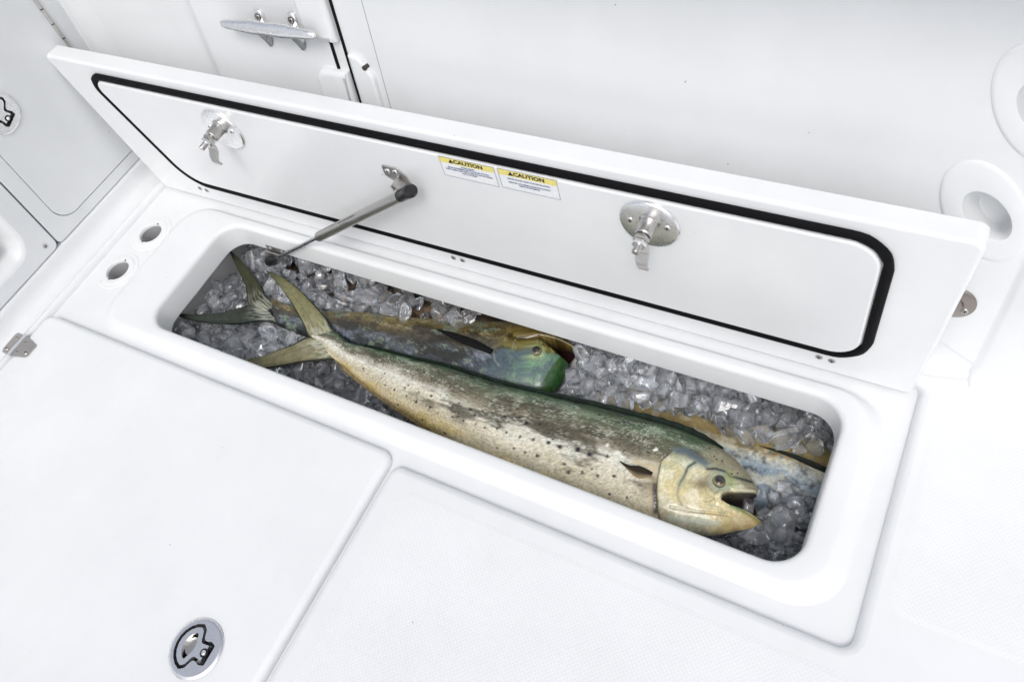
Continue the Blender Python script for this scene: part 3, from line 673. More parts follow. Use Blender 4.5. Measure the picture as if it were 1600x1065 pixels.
def eye(x, y, z, r, parent, tint=(.14, .105, .03), tilt=(0, 0, 1)):
    M = frame((x, y, z), tilt); pr = [(1.0, -.25), (1.0, 0), (.95, .20), (.88, .34), (.82, .44), (.76, .51), (.68, .58), (.62, .62), (.58, .645), (.40, .72), (.20, .77), (.02, .78)]
    V, F = lathe([(a * r, b * r) for a, b in pr], M, 36)
    cs = [(.10, .12, .11), (.12, .14, .13), (.05, .07, .07), (.30, .28, .17), (.26, .21, .08), tint, tint, tuple(c * .5 for c in tint), (.012, .012, .014), (.008, .008, .01), (.008, .008, .01), (.008, .008, .01)]
    return mk('eye', V, F, EYEM, parent, angle=60, col=np.repeat(np.array(cs), 36, axis=0))
EYEM = fishmat('fish_eye', 1.0, .15)

# --- the large fish in front
A_D = [(-0.9939, 0.5442), (-0.9604, 0.5301), (-0.9367, 0.5249), (-0.9011, 0.5288), (-0.8456, 0.5334), (-0.7907, 0.5365), (-0.7399, 0.5417), (-0.6877, 0.5447), (-0.6001, 0.5456), (-0.5011, 0.5536), (-0.4078, 0.5637), (-0.3177, 0.5709), (-0.271, 0.5736), (-0.2242, 0.5727), (-0.1896, 0.5677), (-0.1647, 0.5632), (-0.1394, 0.5528), (-0.1207, 0.5415), (-0.1068, 0.5311), (-0.0966, 0.5219), (-0.0912, 0.5145)]
A_V = [(-0.9513, 0.4769), (-0.9333, 0.4751), (-0.9138, 0.4707), (-0.8863, 0.4613), (-0.8332, 0.4461), (-0.7783, 0.4328), (-0.7274, 0.4235), (-0.673, 0.4107), (-0.5856, 0.3953), (-0.4858, 0.3799), (-0.3931, 0.3725), (-0.309, 0.3761), (-0.26, 0.3819), (-0.2134, 0.3906), (-0.1739, 0.4011), (-0.1454, 0.4107), (-0.1204, 0.4233), (-0.1019, 0.4367), (-0.0847, 0.4472), (-0.074, 0.4585), (-0.0701, 0.4692)]
A_D = [(-1.036, .5175), (-1.012, .5300)] + [(-.985, .5385)] + A_D[1:]; A_V = [(-1.034, .5080), (-1.000, .4930)] + [(-.968, .4810)] + A_V[1:]
A_MU = [(-0.1392, 0.4697), (-0.1280, 0.4810), (-0.1152, 0.4895), (-0.1042, 0.4960), (-0.0958, 0.5010), (-0.0902, 0.5035)]
A_ML = [(-0.1392, 0.4690), (-0.1254, 0.4668), (-0.1096, 0.4690), (-0.0956, 0.4695), (-0.081, 0.4680), (-0.0705, 0.4655)]
A_OP = [(-0.232, 0.5244), (-0.2383, 0.5073), (-0.2457, 0.4895), (-0.2412, 0.4649), (-0.2358, 0.4417), (-0.2234, 0.4121), (-0.2156, 0.4013), (-0.2008, 0.3903)]
A_PO = [(-0.1944, 0.5088), (-0.2017, 0.4956), (-0.2017, 0.4774), (-0.2042, 0.4616), (-0.201, 0.4455), (-0.1908, 0.4343), (-0.1791, 0.4321)]
A_SPOTS = [(-0.588, 0.4552, 1.3), (-0.6016, 0.463, 1), (-0.5781, 0.4683, 1), (-0.558, 0.4695, 1), (-0.5339, 0.4717, 1.4), (-0.5094, 0.4789, 1.1), (-0.4908, 0.4733, 1.8), (-0.4667, 0.4791, 1.2), (-0.6048, 0.4395, 1), (-0.5801, 0.4405, 0.9), (-0.5585, 0.4401, 1.1), (-0.5363, 0.4459, 1.1), (-0.5163, 0.4444, 1.1), (-0.4891, 0.4457, 1.5), (-0.4647, 0.4486, 1.5), (-0.4359, 0.4529, 1.7), (-0.414, 0.4523, 1.9), (-0.3835, 0.4587, 2.4), (-0.3619, 0.4577, 1.9), (-0.4459, 0.4247, 1.5), (-0.4689, 0.4235, 1), (-0.4922, 0.4229, 1), (-0.3952, 0.4271, 1.2), (-0.3829, 0.4166, 1.3), (-0.3604, 0.4247, 1.6), (-0.3337, 0.4283, 1.4), (-0.3078, 0.4374, 1.4), (-0.5214, 0.4146, 0.7), (-0.4777, 0.4563, 0.9), (-0.6287, 0.4397, 1), (-0.6388, 0.4577, 0.9), (-0.6282, 0.4678, 1), (-0.4321, 0.4613, 1), (-0.4449, 0.4685, 0.9), (-0.4026, 0.4335, 0.9), (-0.3474, 0.4355, 1), (-0.3315, 0.4655, 1.5), (-0.4265, 0.5364, 1.2), (-0.3786, 0.5384, 1.5), (-0.3321, 0.541, 1.5), (-0.4767, 0.5362, 1), (-0.8648, 0.476, 1), (-0.8122, 0.4789, 0.8), (-0.814, 0.4687, 0.8), (-0.7985, 0.4579, 0.8), (-0.7737, 0.4543, 1), (-0.7528, 0.4637, 0.9), (-0.7482, 0.4702, 0.9), (-0.716, 0.4455, 1.3), (-0.7422, 0.4498, 0.9), (-0.6906, 0.4639, 1.2), (-0.7198, 0.4645, 0.8), (-0.6829, 0.4435, 1.2), (-0.7569, 0.4326, 0.9), (-0.6917, 0.4206, 0.8), (-0.6357, 0.4109, 1), (-0.6018, 0.4629, 1.5), (-0.6621, 0.4751, 0.8), (-0.3048, 0.4084, 1), (-0.2756, 0.4136, 1), (-0.1825, 0.5481, 0.8), (-0.1655, 0.5302, 0.8), (-0.1562, 0.5317, 0.8), (-0.1707, 0.5343, 0.7), (-0.1353, 0.5156, 0.8), (-0.1276, 0.5224, 0.8), (-0.2712, 0.497, 1)]
EYE_A = (-.1485, .4921)
def side_of(X, Y, pts):      # x distance to a roughly vertical polyline
    p = sorted(pts, key=lambda a: a[1]); return X - np.interp(Y, [a[1] for a in p], [a[0] for a in p])
def relief_a(X, Y, Sx, T):
    s = side_of(X, Y, A_OP); inr = 1 - sst(.498, .524, Y)
    r = .0032 * sst(-.0008, .0012, s) * inr * (1 - sst(.02, .07, s) * .6)
    r -= .0022 * np.exp(-(dpoly(X, Y, A_OP) / .0016) ** 2) * inr
    r -= .0012 * np.exp(-(dpoly(X, Y, A_PO) / .0016) ** 2)
    r += .0022 * np.exp(-(np.hypot(X - EYE_A[0], Y - EYE_A[1]) / .020) ** 4)
    mx_ = [(-.1425, .4715), (-.132, .4835), (-.1165, .4935), (-.0945, .5075)]; lj = [(-.140, .4600), (-.110, .4600), (-.074, .4600)]
    r += .0026 * np.exp(-(dpoly(X, Y, mx_) / .0042) ** 2) + .0016 * np.exp(-(dpoly(X, Y, lj) / .0045) ** 2)
    r -= .0018 * np.exp(-(dpoly(X, Y, [(-.150, .4700), (-.142, .4900), (-.122, .5060)]) / .0022) ** 2)
    r += .0030 * np.exp(-(np.hypot(X + .222, (Y - .455) * .8) / .022) ** 2) + .0022 * np.exp(-(np.hypot(X + .180, (Y - .462)) / .018) ** 2)
    r -= .0014 * np.exp(-(dpoly(X, Y, [(-.205, .424), (-.165, .434), (-.120, .449)]) / .0018) ** 2)
    r += .0005 * (fbm(X * 120, Y * 120, 5, 3) - .5) + .0012 * (fbm(X * 14, Y * 22, 9, 3) - .5)
    return r
def colour_a(X, Y, Sx, T):
    wv = (fbm(X * 14, Y * 30, 3, 4) - .5); t = T + wv * .22
    C = ramp(t, [(0, (.60, .52, .34)), (.08, (.68, .62, .48)), (.20, (.58, .55, .46)), (.34, (.70, .68, .62)), (.46, (.74, .75, .74)), (.55, (.42, .40, .35)), (.64, (.20, .19, .145)), (.75, (.16, .175, .12)), (.83, (.25, .31, .23)), (.89, (.10, .165, .095)), (.955, (.05, .095, .05)), (1, (.012, .028, .018))])
    stretch = fbm(X * 13, Y * 42, 21, 5)
    C = mixc(C, (.105, .097, .068), sst(.48, .66, stretch) * .82 * sst(.14, .36, T) * (1 - sst(.84, .92, T)))
    C = mixc(C, (.74, .76, .75), sst(.50, .74, fbm(X * 18 + 4, Y * 52, 31, 6, .65)) * (.35 + .5 * sst(.4, .6, vnoise(X * 330, Y * 330, 36))) * sst(.22, .40, T) * (1 - sst(.58, .72, T)))
    C = mixc(C, (.52, .55, .48), sst(.60, .70, fbm(X * 40 + 9, Y * 70, 33, 5)) * .45 * sst(.55, .66, T) * (1 - sst(.86, .93, T)))
    C = mixc(C, (.075, .14, .065), sst(.44, .60, fbm(X * 26, Y * 62, 41, 5)) * .85 * sst(.72, .86, T))
    C = mixc(C, (.40, .52, .46), sst(.55, .70, fbm(X * 34, Y * 80, 47, 6, .65)) * .60 * sst(.76, .83, T) * (1 - sst(.90, .95, T)))
    C = mixc(C, (.64, .53, .26), sst(.46, .62, fbm(X * 18, Y * 40, 51, 4)) * .7 * (1 - sst(.06, .24, T)) * (1 - sst(.45, .70, Sx)))
    g = fbm(X * 420, Y * 420, 61, 2, .7); C = C * (0.62 + .76 * g)[..., None]
    dark = sst(.50, .74, 1 - C.mean(-1)) * sst(.35, .6, fbm(X * 30, Y * 50, 76, 4)); sc = sst(.58, .70, vnoise(X * 640, Y * 640, 71)); C = mixc(C, (.07, .06, .045), sc * .75 * dark * (1 - sst(.9, .97, T)))
    sw = sst(.66, .76, vnoise(X * 640 + 7, Y * 640, 73)); C = mixc(C, (.80, .84, .84), sw * .5 * sst(.45, .62, fbm(X * 28, Y * 50, 74, 4)) * sst(.3, .5, T) * (1 - sst(.88, .94, T)))
    # head
    s = side_of(X, Y, A_OP); hd = sst(-.001, .001, s) * (Y < .530)
    head = ramp(T + (fbm(X * 30, Y * 30, 77, 4) - .5) * .16, [(0, (.52, .47, .40)), (.18, (.55, .49, .36)), (.30, (.74, .71, .57)), (.54, (.84, .84, .74)), (.64, (.58, .60, .52)), (.74, (.38, .38, .30)), (.90, (.34, .34, .265)), (1, (.12, .15, .09))])
    head = mixc(head, (.74, .74, .64), sst(.50, .64, fbm(X * 40, Y * 40, 81, 4)) * .7 * (1 - sst(.62, .72, T)))
    head = mixc(head, (.60, .52, .27), sst(.50, .66, fbm(X * 34, Y * 34, 91, 4)) * .55 * (1 - sst(.55, .7, T))); head = mixc(head, (.46, .50, .38), sst(.54, .66, fbm(X * 60, Y * 60, 92, 4)) * .5)
    brow = sst(.0, .05, X + .225) * sst(.66, .76, T); head = mixc(head, (.36, .34, .26), brow * .6)
    head = head * (.78 + .44 * fbm(X * 300, Y * 300, 95, 2))[..., None]
    near_op = np.exp(-(np.clip(-s, 0, 1) / .022) ** 2) * (1 - sst(.47, .515, Y)) * (s < 0); C = mixc(C, (.58, .52, .40), near_op * .6); hd = hd * (1 - sst(.505, .530, Y + .012 * (fbm(X * 60, Y * 60, 78, 3) - .5))); hf = np.maximum(hd, sst(-.215, -.150, X + .05 * (fbm(X * 45, Y * 45, 79, 4) - .5)) * 1.0); C = C * (1 - hf[..., None]) + head * hf[..., None]
    cheek = np.exp(-((np.hypot((X + .170) * .8 - (Y - .478) * .5, (Y - .478) * 1.0 + (X + .170) * .3)) / .014) ** 2); C = mixc(C, (.20, .15, .11), cheek * .75)
    blue = np.exp(-(dpoly(X, Y, [(-.228, .519), (-.214, .524), (-.196, .517), (-.180, .514)]) / .0075) ** 2); C = mixc(C, (.12, .19, .25), blue * .85)
    C = mixc(C, (.66, .58, .40), np.exp(-(dpoly(X, Y, [(-.250, .474), (-.262, .4735), (-.285, .4735)]) / .0045) ** 2) * .7)
    C = mixc(C, (.02, .03, .03), np.exp(-(dpoly(X, Y, A_OP) / .0012) ** 2) * (1 - sst(.500, .520, Y)) * (.45 + .4 * vnoise(X * 120, Y * 120, 6)))
    C = mixc(C, (.05, .025, .03), np.exp(-(dpoly(X, Y, [(-.2405, .447), (-.232, .425), (-.226, .410)]) / .0040) ** 2) * .9)
    pd = dpoly(X, Y, A_PO); C = mixc(C, (.30, .34, .33), np.exp(-(pd / .0050) ** 2) * .45 * sst(.44, .50, Y + .02)); C = mixc(C, (.05, .08, .10), np.exp(-(pd / (.0010 + .0010 * sst(.45, .51, Y))) ** 2) * (.35 + .55 * sst(.44, .50, Y)))
    C = mixc(C, (.22, .17, .11), np.exp(-(dpoly(X, Y, [(-.146, .462), (-.152, .455), (-.158, .452)]) / .0011) ** 2) * .6); C = mixc(C, (.60, .66, .66), np.exp(-(dpoly(X, Y, [(-.200, .409), (-.165, .419), (-.13, .431)]) / .0045) ** 2) * .6); C = mixc(C, (.30, .22, .12), np.exp(-(dpoly(X, Y, [(-.19, .422), (-.16, .433), (-.12, .446)]) / .0012) ** 2) * .5)
    C = mixc(C, (.02, .04, .05), np.exp(-(dpoly(X, Y, [(-.172, .5055), (-.160, .512), (-.146, .5135), (-.135, .510), (-.126, .513), (-.104, .5215)]) / (.0022 + .0012 * vnoise(X * 500, Y * 500))) ** 2) * .95)
    er = np.hypot(X - EYE_A[0], Y - EYE_A[1]); C = mixc(C, (.34, .42, .38), np.exp(-((er - .0150) / .004) ** 2) * .6); C = mixc(C, (.05, .08, .09), np.exp(-((er - .0195) / .0014) ** 2) * .40 * vnoise(X * 200, Y * 200, 2))
    lip = np.minimum(dpoly(X, Y, A_MU), 9); C = mixc(C, (.03, .03, .03), np.exp(-(lip / .0026) ** 2) * sst(-.142, -.135, X) * .9)
    C = mixc(C, (.70, .68, .55), np.exp(-(dpoly(X, Y, [(-.122, .4895), (-.108, .4985), (-.094, .5075)]) / .0022) ** 2) * .9)
    gg = np.exp(-((er - .020) / .008) ** 2) * (X > EYE_A[0] + .004) * (Y > .492); C = mixc(C, (.36, .42, .14), gg * .55)
    C = mixc(C, (.06, .20, .07), np.exp(-(dpoly(X, Y, [(-.118, .466), (-.095, .4650), (-.0715, .463), (-.069, .468)]) / .0035) ** 2) * .85)
    C = mixc(C, (.50, .38, .17), sst(-.130, -.095, X) * (1 - sst(.14, .34, T)) * .55)
    for x, y, r in A_SPOTS:
        d_ = np.hypot(X - x, Y - y) + .0006 * (vnoise(X * 700, Y * 700, 3) - .5); C = mixc(C, (.018, .022, .03), (1 - sst(.0014 * r, .0027 * r, d_)) * .97)
    for x, y, r in [(-.318, .477, .0055), (-.308, .474, .004), (-.338, .484, .004), (-.262, .506, .0045)]:
        C = mixc(C, (.85, .88, .9), 1 - sst(r * .5, r, np.hypot(X - x, Y - y) + .004 * (vnoise(X * 250, Y * 250, 9) - .5)))
    C = np.clip(C, 0, 1) ** 1.28 * np.array((1.0, .97, .86))
    return np.clip(C, .004, .95)
fa = thing('mahi_fish', 'large spotted silver and green fish lying in front with its mouth open', 'fish', (-.55, .47, -.13), 'fish lying on ice in the fish box')
ha_ = [.0025, .0065, .0095, .011, .012, .014, .019, .024, .029, .033, .038, .041, .043, .043, .042, .041, .039, .036, .031, .025, .018, .012, .006]
bodyA, topA = fish_body(fa, A_D, A_V, -.09, ha_, 560, 150, colour_a, (A_MU, A_ML, 17.6), relief_a)
def ztop(top, x, y):
    d_ = (top[..., 0] - x) ** 2 + (top[..., 1] - y) ** 2; return float(top[..., 2].ravel()[np.argmin(d_)])
eye(EYE_A[0], EYE_A[1], ztop(topA, *EYE_A) - .0012, .0112, fa, tilt=(.15, .15, 1))
def tailcol(base, edge, st=1.0):
    def f(X, Y, U, W):
        C = np.zeros(X.shape + (3,)) + np.array(base); streak = .5 + .5 * np.sin(W * 95 + U * 7 + 2.5 * vnoise(U * 6, W * 7, 4))
        C = mixc(C, tuple(min(1, c * 2.3) for c in base), streak * .6 * (1 - U * .45)); C = mixc(C, tuple(c * .35 for c in base), sst(.55, .8, fbm(U * 5, W * 26, 6, 3)) * .5); C = mixc(C, (.62, .64, .55), (1 - sst(.0, .42, U)) * .6 * sst(.2, .8, vnoise(U * 14, W * 22, 8)))
        C = mixc(C, edge, np.maximum(1 - sst(.03, .12, W), sst(.90, .98, W)) * .97); C = mixc(C, edge, sst(.62, 1.0, U) * .6)
        return np.clip(C * (.7 + .6 * fbm(X * 150, Y * 150, 5, 3))[..., None], .004, .9)
    return f
A_TU_out = [(-0.965, 0.5330), (-0.9981, 0.5428), (-1.0217, 0.5582), (-1.0521, 0.5727), (-1.0904, 0.5887), (-1.1286, 0.6037), (-1.165, 0.6153), (-1.2078, 0.6244), (-1.2495, 0.6257)]
A_TU_in = [(-1.005, 0.4960), (-1.0403, 0.5096), (-1.061, 0.5249), (-1.0948, 0.5469), (-1.1311, 0.5691), (-1.1524, 0.5804), (-1.1708, 0.5901), (-1.2099, 0.6093), (-1.2495, 0.6257)]
A_TL_out = [(-0.940, 0.4790), (-0.9576, 0.4739), (-0.9744, 0.4663), (-1.0104, 0.4495), (-1.0443, 0.4293), (-1.0767, 0.4113), (-1.1028, 0.3987), (-1.1331, 0.3913), (-1.1597, 0.3969)]
A_TL_in = [(-1.005, 0.520), (-1.0357, 0.5043), (-1.0477, 0.4917), (-1.061, 0.4735), (-1.0814, 0.4555), (-1.0986, 0.4402), (-1.1117, 0.4289), (-1.1376, 0.4131), (-1.1597, 0.3969)]
fin_loft('tail_lobe', A_TU_out, A_TU_in, fa, -.0895, tailcol((.17, .165, .085), (.012, .02, .014)), 110, 72, ray=.0003)
fin_loft('tail_lobe', A_TL_out, A_TL_in, fa, -.0885, tailcol((.15, .14, .08), (.03, .03, .02)), 110, 72, ray=.0003)
def edge_fin(name, P, z, widths, parent, colr, lift=.002, side=1, seed=1, thick=.0009):
    n = 160; Q = spline(P, n); tg = np.gradient(Q, axis=0); tg /= np.linalg.norm(tg, axis=1)[:, None]; nr = np.stack([-tg[:, 1], tg[:, 0]], -1) * side
    wd = np.interp(np.linspace(0, 1, n), np.linspace(0, 1, len(widths)), widths) * (1 + .12 * np.sin(np.arange(n) * 1.3))
    lo = [(*(Q[i] - nr[i] * .002), z) for i in range(n)]; hi = [(*(Q[i] + nr[i] * wd[i]), z + lift) for i in range(n)]
    def f(X, Y, U, W): return np.clip(np.array(colr) * (.6 + .8 * fbm(X * 90, Y * 90, seed, 3) + .5 * (np.sin(U * 420) > .6) * (W < .8))[..., None], .003, .9)
    return fin_loft(name, lo[::3] + [lo[-1]], hi[::3] + [hi[-1]], parent, z, f, 160, 7, thick, .0, .001)
edge_fin('dorsal_fin', A_D[5:18], -.088, [.001, .002, .003, .004, .005, .0055, .0065, .0075, .0085, .0085, .006, .001], fa, (.008, .016, .011), .005)
edge_fin('anal_fin', A_V[3:11], -.092, [.002, .007, .006, .005, .005, .006, .005, .003], fa, (.20, .15, .07), -.002, -1)
zp = ztop(topA, -.285, .462)
pec = fin_loft('pectoral_fin', [(-.250, .4655, zp + .001), (-.272, .4668, zp + .005), (-.290, .4625, zp + .004), (-.3080, .4640, zp + .003)], [(-.251, .4560, zp + .001), (-.270, .4480, zp + .0008), (-.287, .4535, zp + .001), (-.3080, .4632, zp + .003)], fa, zp,
               lambda X, Y, U, W: np.clip(mixc(np.zeros(X.shape + (3,)) + np.array((.030, .024, .015)), (.30, .23, .13), sst(.50, 1.0, W) * (1 - sst(.6, .95, U))) * (.8 + .4 * np.sin(W * 40))[..., None], .004, .5), 40, 16, .0008, .0004, .002)

# --- the darker fish behind, lying belly up against the far wall
B_V = [(-1.2217, 0.5827), (-1.1617, 0.5798), (-1.0842, 0.5887), (-0.9942, 0.615), (-0.903, 0.6346), (-0.8157, 0.6551), (-0.7327, 0.6778), (-0.6664, 0.6983), (-0.5988, 0.7127), (-0.5476, 0.712), (-0.5135, 0.7026), (-0.4989, 0.6949)]
B_D = [(-1.1624, 0.5244), (-1.1093, 0.5208), (-1.0196, 0.5217), (-0.9317, 0.5198), (-0.8235, 0.5184), (-0.7217, 0.5183), (-0.631, 0.5297), (-0.5661, 0.5429), (-0.5188, 0.5603), (-0.5019, 0.5859), (-0.4967, 0.6164), (-0.5011, 0.6533)]
B_MU = [(-0.5711, 0.6724), (-0.539, 0.6613), (-0.5142, 0.6528), (-0.4951, 0.6471)]; B_ML = [(-0.5711, 0.6724), (-0.5369, 0.6809), (-0.5097, 0.6824), (-0.4905, 0.6797)]
EYE_B = (-.5567, .6366)
def colour_b(X, Y, Sx, T):
    wv = fbm(X * 16, Y * 30, 103, 4) - .5; t = T + wv * .25
    C = ramp(t, [(0, (.50, .43, .25)), (.12, (.36, .30, .145)), (.26, (.25, .205, .095)), (.38, (.15, .12, .065)), (.50, (.085, .085, .075)), (.62, (.15, .17, .19)), (.78, (.10, .125, .15)), (1, (.025, .035, .04))])
    C = mixc(C, (.36, .40, .46), sst(.50, .66, fbm(X * 30, Y * 60, 113, 5)) * .55 * sst(.45, .6, T)); C = mixc(C, (.040, .034, .022), sst(.47, .62, fbm(X * 26, Y * 46, 123, 5)) * .75 * sst(.1, .3, T))
    C = mixc(C, (.62, .54, .32), sst(.54, .66, fbm(X * 24, Y * 44, 133, 5)) * .7 * (1 - sst(.25, .42, T))); C = mixc(C, (.30, .36, .28), sst(.60, .68, fbm(X * 50, Y * 70, 137, 5)) * .7)
    sc = sst(.55, .68, vnoise(X * 520, Y * 520, 71)); C = mixc(C, (.03, .028, .02), sc * .6)
    hd = sst(-.655, -.62, X)
    head = ramp(T, [(0, (.20, .15, .06)), (.2, (.30, .24, .09)), (.36, (.19, .14, .045)), (.46, (.26, .24, .08)), (.52, (.10, .11, .06)), (1, (.03, .06, .03))])
    head = mixc(head, (.05, .04, .015), sst(.50, .62, fbm(X * 55, Y * 55, 143, 5)) * .7); head = mixc(head, (.46, .42, .20), sst(.58, .68, fbm(X * 70, Y * 70, 145, 4)) * .6)
    fore = sst(-.532, -.520, X + (fbm(X * 60, Y * 60, 2, 3) - .5) * .006 - .10 * (Y - .60)) * sst(.26, .40, T)
    pan_ = sst(.49, .53, T + (fbm(X * 50, Y * 50, 146, 3) - .5) * .06) * (1 - sst(-.522, -.517, X - .12 * (Y - .60)))
    head = mixc(head, np.array((.16, .24, .235)), pan_ * .9); head = mixc(head, (.26, .42, .26), pan_ * sst(.52, .64, fbm(X * 44, Y * 44, 147, 4)) * .6); head = mixc(head, (.10, .13, .17), pan_ * (1 - sst(-.60, -.56, X)) * .7)
    head = mixc(head, (.038, .12, .032), fore * (1 - pan_)); head = mixc(head, (.10, .17, .05), fore * (1 - pan_) * sst(.52, .62, fbm(X * 80, Y * 80, 148, 4)) * .6)
    C = C * (1 - hd[..., None]) + head * hd[..., None]
    er = np.hypot(X - EYE_B[0], Y - EYE_B[1]); C = mixc(C, (.42, .46, .26), np.exp(-((er - .014) / .004) ** 2) * .8); C = mixc(C, (.015, .015, .012), np.exp(-(np.hypot(X + .578, Y - .637) / .006) ** 2))
    for pl_ in ([(-.640, .672), (-.632, .655), (-.640, .640)], [(-.610, .664), (-.6085, .640), (-.603, .622)], [(-.640, .61), (-.625, .590), (-.612, .583)]):
        C = mixc(C, (.50, .50, .38), np.exp(-(dpoly(X, Y, pl_) / .0011) ** 2) * .45)
    C = C * (.62 + .76 * fbm(X * 380, Y * 380, 151, 2, .7))[..., None]
    return np.clip(np.clip(C, 0, 1) ** 1.28 * .98, .004, .9)
fb = thing('mahi_fish', 'dark olive and blue fish half buried in ice behind the large spotted fish', 'fish', (-.8, .61, -.17), 'fish lying on ice in the fish box')
hb_ = [.011, .016, .024, .031, .036, .039, .041, .041, .038, .030, .020, .010]
bodyB, topB = fish_body(fb, B_D, B_V, -.13, hb_, 330, 90, colour_b, (B_MU, B_ML, 7.4), lambda X, Y, Sx, T: .0016 * np.exp(-(np.hypot(X - EYE_B[0], Y - EYE_B[1]) / .019) ** 4) + .0012 * (fbm(X * 30, Y * 40, 7, 3) - .5))
eye(EYE_B[0], EYE_B[1], ztop(topB, *EYE_B) - .001, .0105, fb, (.10, .09, .03))
zp = ztop(topB, -.70, .607)
fin_loft('pectoral_fin', [(-.637, .609, zp + .003), (-.68, .6155, zp + .007), (-.73, .6165, zp + .008), (-.7711, .6115, zp + .008)], [(-.639, .599, zp + .001), (-.68, .6005, zp + .003), (-.73, .6040, zp + .005), (-.7711, .6110, zp + .008)], fb, zp,
         lambda X, Y, U, W: np.zeros(X.shape + (3,)) + np.array((.004, .004, .004)), 40, 12, .0009, .0004, .002)
B_TU_out = [(-1.185, .5690, -.127), (-1.2358, 0.5814, -0.126), (-1.2574, 0.5979, -0.115), (-1.2973, 0.6179, -0.1), (-1.3334, 0.6328, -0.085), (-1.3661, 0.6399, -0.072)]
B_TU_in = [(-1.220, .5368, -.128), (-1.2611, 0.5464, -0.126), (-1.2925, 0.5816, -0.115), (-1.321, 0.6046, -0.1), (-1.3514, 0.6273, -0.085), (-1.3661, 0.6399, -0.072)]
B_TL_out = [(-1.1548, 0.5269, -0.127), (-1.2033, 0.5187, -0.126), (-1.2358, 0.4926, -0.115), (-1.2874, 0.4664, -0.1), (-1.3503, 0.4473, -0.085), (-1.3711, 0.4492, -0.072)]
B_TL_in = [(-1.225, .5568, -.127), (-1.2572, 0.5454, -0.126), (-1.2619, 0.5319, -0.115), (-1.2857, 0.4981, -0.1), (-1.3329, 0.4659, -0.085), (-1.3711, 0.4492, -0.072)]
fin_loft('tail_lobe', B_TU_out, B_TU_in, fb, 0, tailcol((.036, .038, .022), (.006, .012, .010)), 110, 72, ray=.0003)
fin_loft('tail_lobe', B_TL_out, B_TL_in, fb, 0, tailcol((.033, .040, .032), (.006, .012, .010)), 110, 72, ray=.0003)

# --- the fish under the ice at the right, and the one deep at the far side
C_D = [(-0.437, 0.6242), (-0.3473, 0.6318), (-0.2522, 0.6482), (-0.1603, 0.6614), (-0.0705, 0.6679), (-0.0028, 0.6607), (0.0445, 0.6405), (0.0714, 0.6138)]
C_V = [(-0.374, 0.5383), (-0.2831, 0.5319), (-0.1971, 0.5259), (-0.1217, 0.5051), (-0.0552, 0.5015), (0.0057, 0.5087), (0.049, 0.5384), (0.0759, 0.5731)]
def colour_c(X, Y, Sx, T):
    t = T + (fbm(X * 20, Y * 36, 203, 4) - .5) * .22
    C = ramp(t, [(0, (.12, .16, .20)), (.25, (.20, .26, .32)), (.42, (.34, .41, .46)), (.53, (.66, .64, .52)), (.60, (.34, .26, .12)), (.72, (.46, .37, .18)), (.88, (.58, .49, .26)), (1, (.40, .33, .18))])
    C = mixc(C, (.06, .075, .09), sst(.52, .66, fbm(X * 60, Y * 70, 213, 5)) * .75 * (1 - sst(.5, .65, T))); C = mixc(C, (.66, .64, .52), sst(.54, .66, fbm(X * 36, Y * 60, 223, 5)) * .6)
    for x, y in [(-.062, .622), (-.056, .615), (-.045, .618), (-.075, .598), (-.095, .600), (-.03, .612)]: C = mixc(C, (.06, .22, .32), np.exp(-(np.hypot(X - x, Y - y) / .0026) ** 2) * .9)
    C = C * (.65 + .7 * fbm(X * 300, Y * 300, 251, 3, .7))[..., None]; C = mixc(C, (.75, .80, .84), sst(.62, .74, fbm(X * 120, Y * 160, 255, 3)) * .5 * (1 - sst(.45, .6, T)))
    return np.clip(np.clip(C, 0, 1) ** 1.2, .004, .9)
fc = thing('mahi_fish', 'yellow and blue grey fish partly covered by ice at the right end of the box', 'fish', (-.18, .58, -.20), 'fish lying on ice in the fish box')
bodyC, topC = fish_body(fc, C_D, C_V, -.160, [.024, .034, .040, .043, .043, .040, .030, .014], 260, 80, colour_c, pexp=2.0)
zz0 = [ztop(topC, x, y) for x, y in [(-.1109, .6055), (-.0675, .6055), (-.0266, .6026), (.0182, .5968)]]
fin_loft('dorsal_fin', [(-.1149, .6062, zz0[0] - .001), (-.0675, .6085, zz0[1] + .004), (-.0266, .6070, zz0[2] + .006), (.0182, .6030, zz0[3] + .004)], [(-.1149, .6052, zz0[0] - .001), (-.0675, .6035, zz0[1]), (-.0266, .5985, zz0[2]), (.0182, .5910, zz0[3] - .001)], fc, 0,
         lambda X, Y, U, W: np.zeros(X.shape + (3,)) + np.array((.010, .014, .010)), 40, 8, .0009, .0003, .001)
D_D = [(-1.311, 0.714), (-1.1673, 0.7377), (-1.0204, 0.7438), (-0.8775, 0.7418), (-0.7436, 0.7398), (-0.6477, 0.7366)]
D_V = [(-1.2573, 0.6691), (-1.1118, 0.6566), (-0.9612, 0.6497), (-0.8293, 0.658), (-0.7123, 0.6803), (-0.6368, 0.7145)]
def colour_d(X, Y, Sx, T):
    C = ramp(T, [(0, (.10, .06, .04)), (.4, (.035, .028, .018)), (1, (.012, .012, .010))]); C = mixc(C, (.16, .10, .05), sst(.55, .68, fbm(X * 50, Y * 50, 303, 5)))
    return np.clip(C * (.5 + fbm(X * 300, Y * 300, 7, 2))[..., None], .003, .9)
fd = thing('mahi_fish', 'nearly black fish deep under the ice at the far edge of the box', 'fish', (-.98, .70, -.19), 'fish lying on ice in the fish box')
bodyD, topD = fish_body(fd, D_D, D_V, -.165, [.008, .022, .030, .030, .022, .008], 150, 40, colour_d, pexp=2.0)

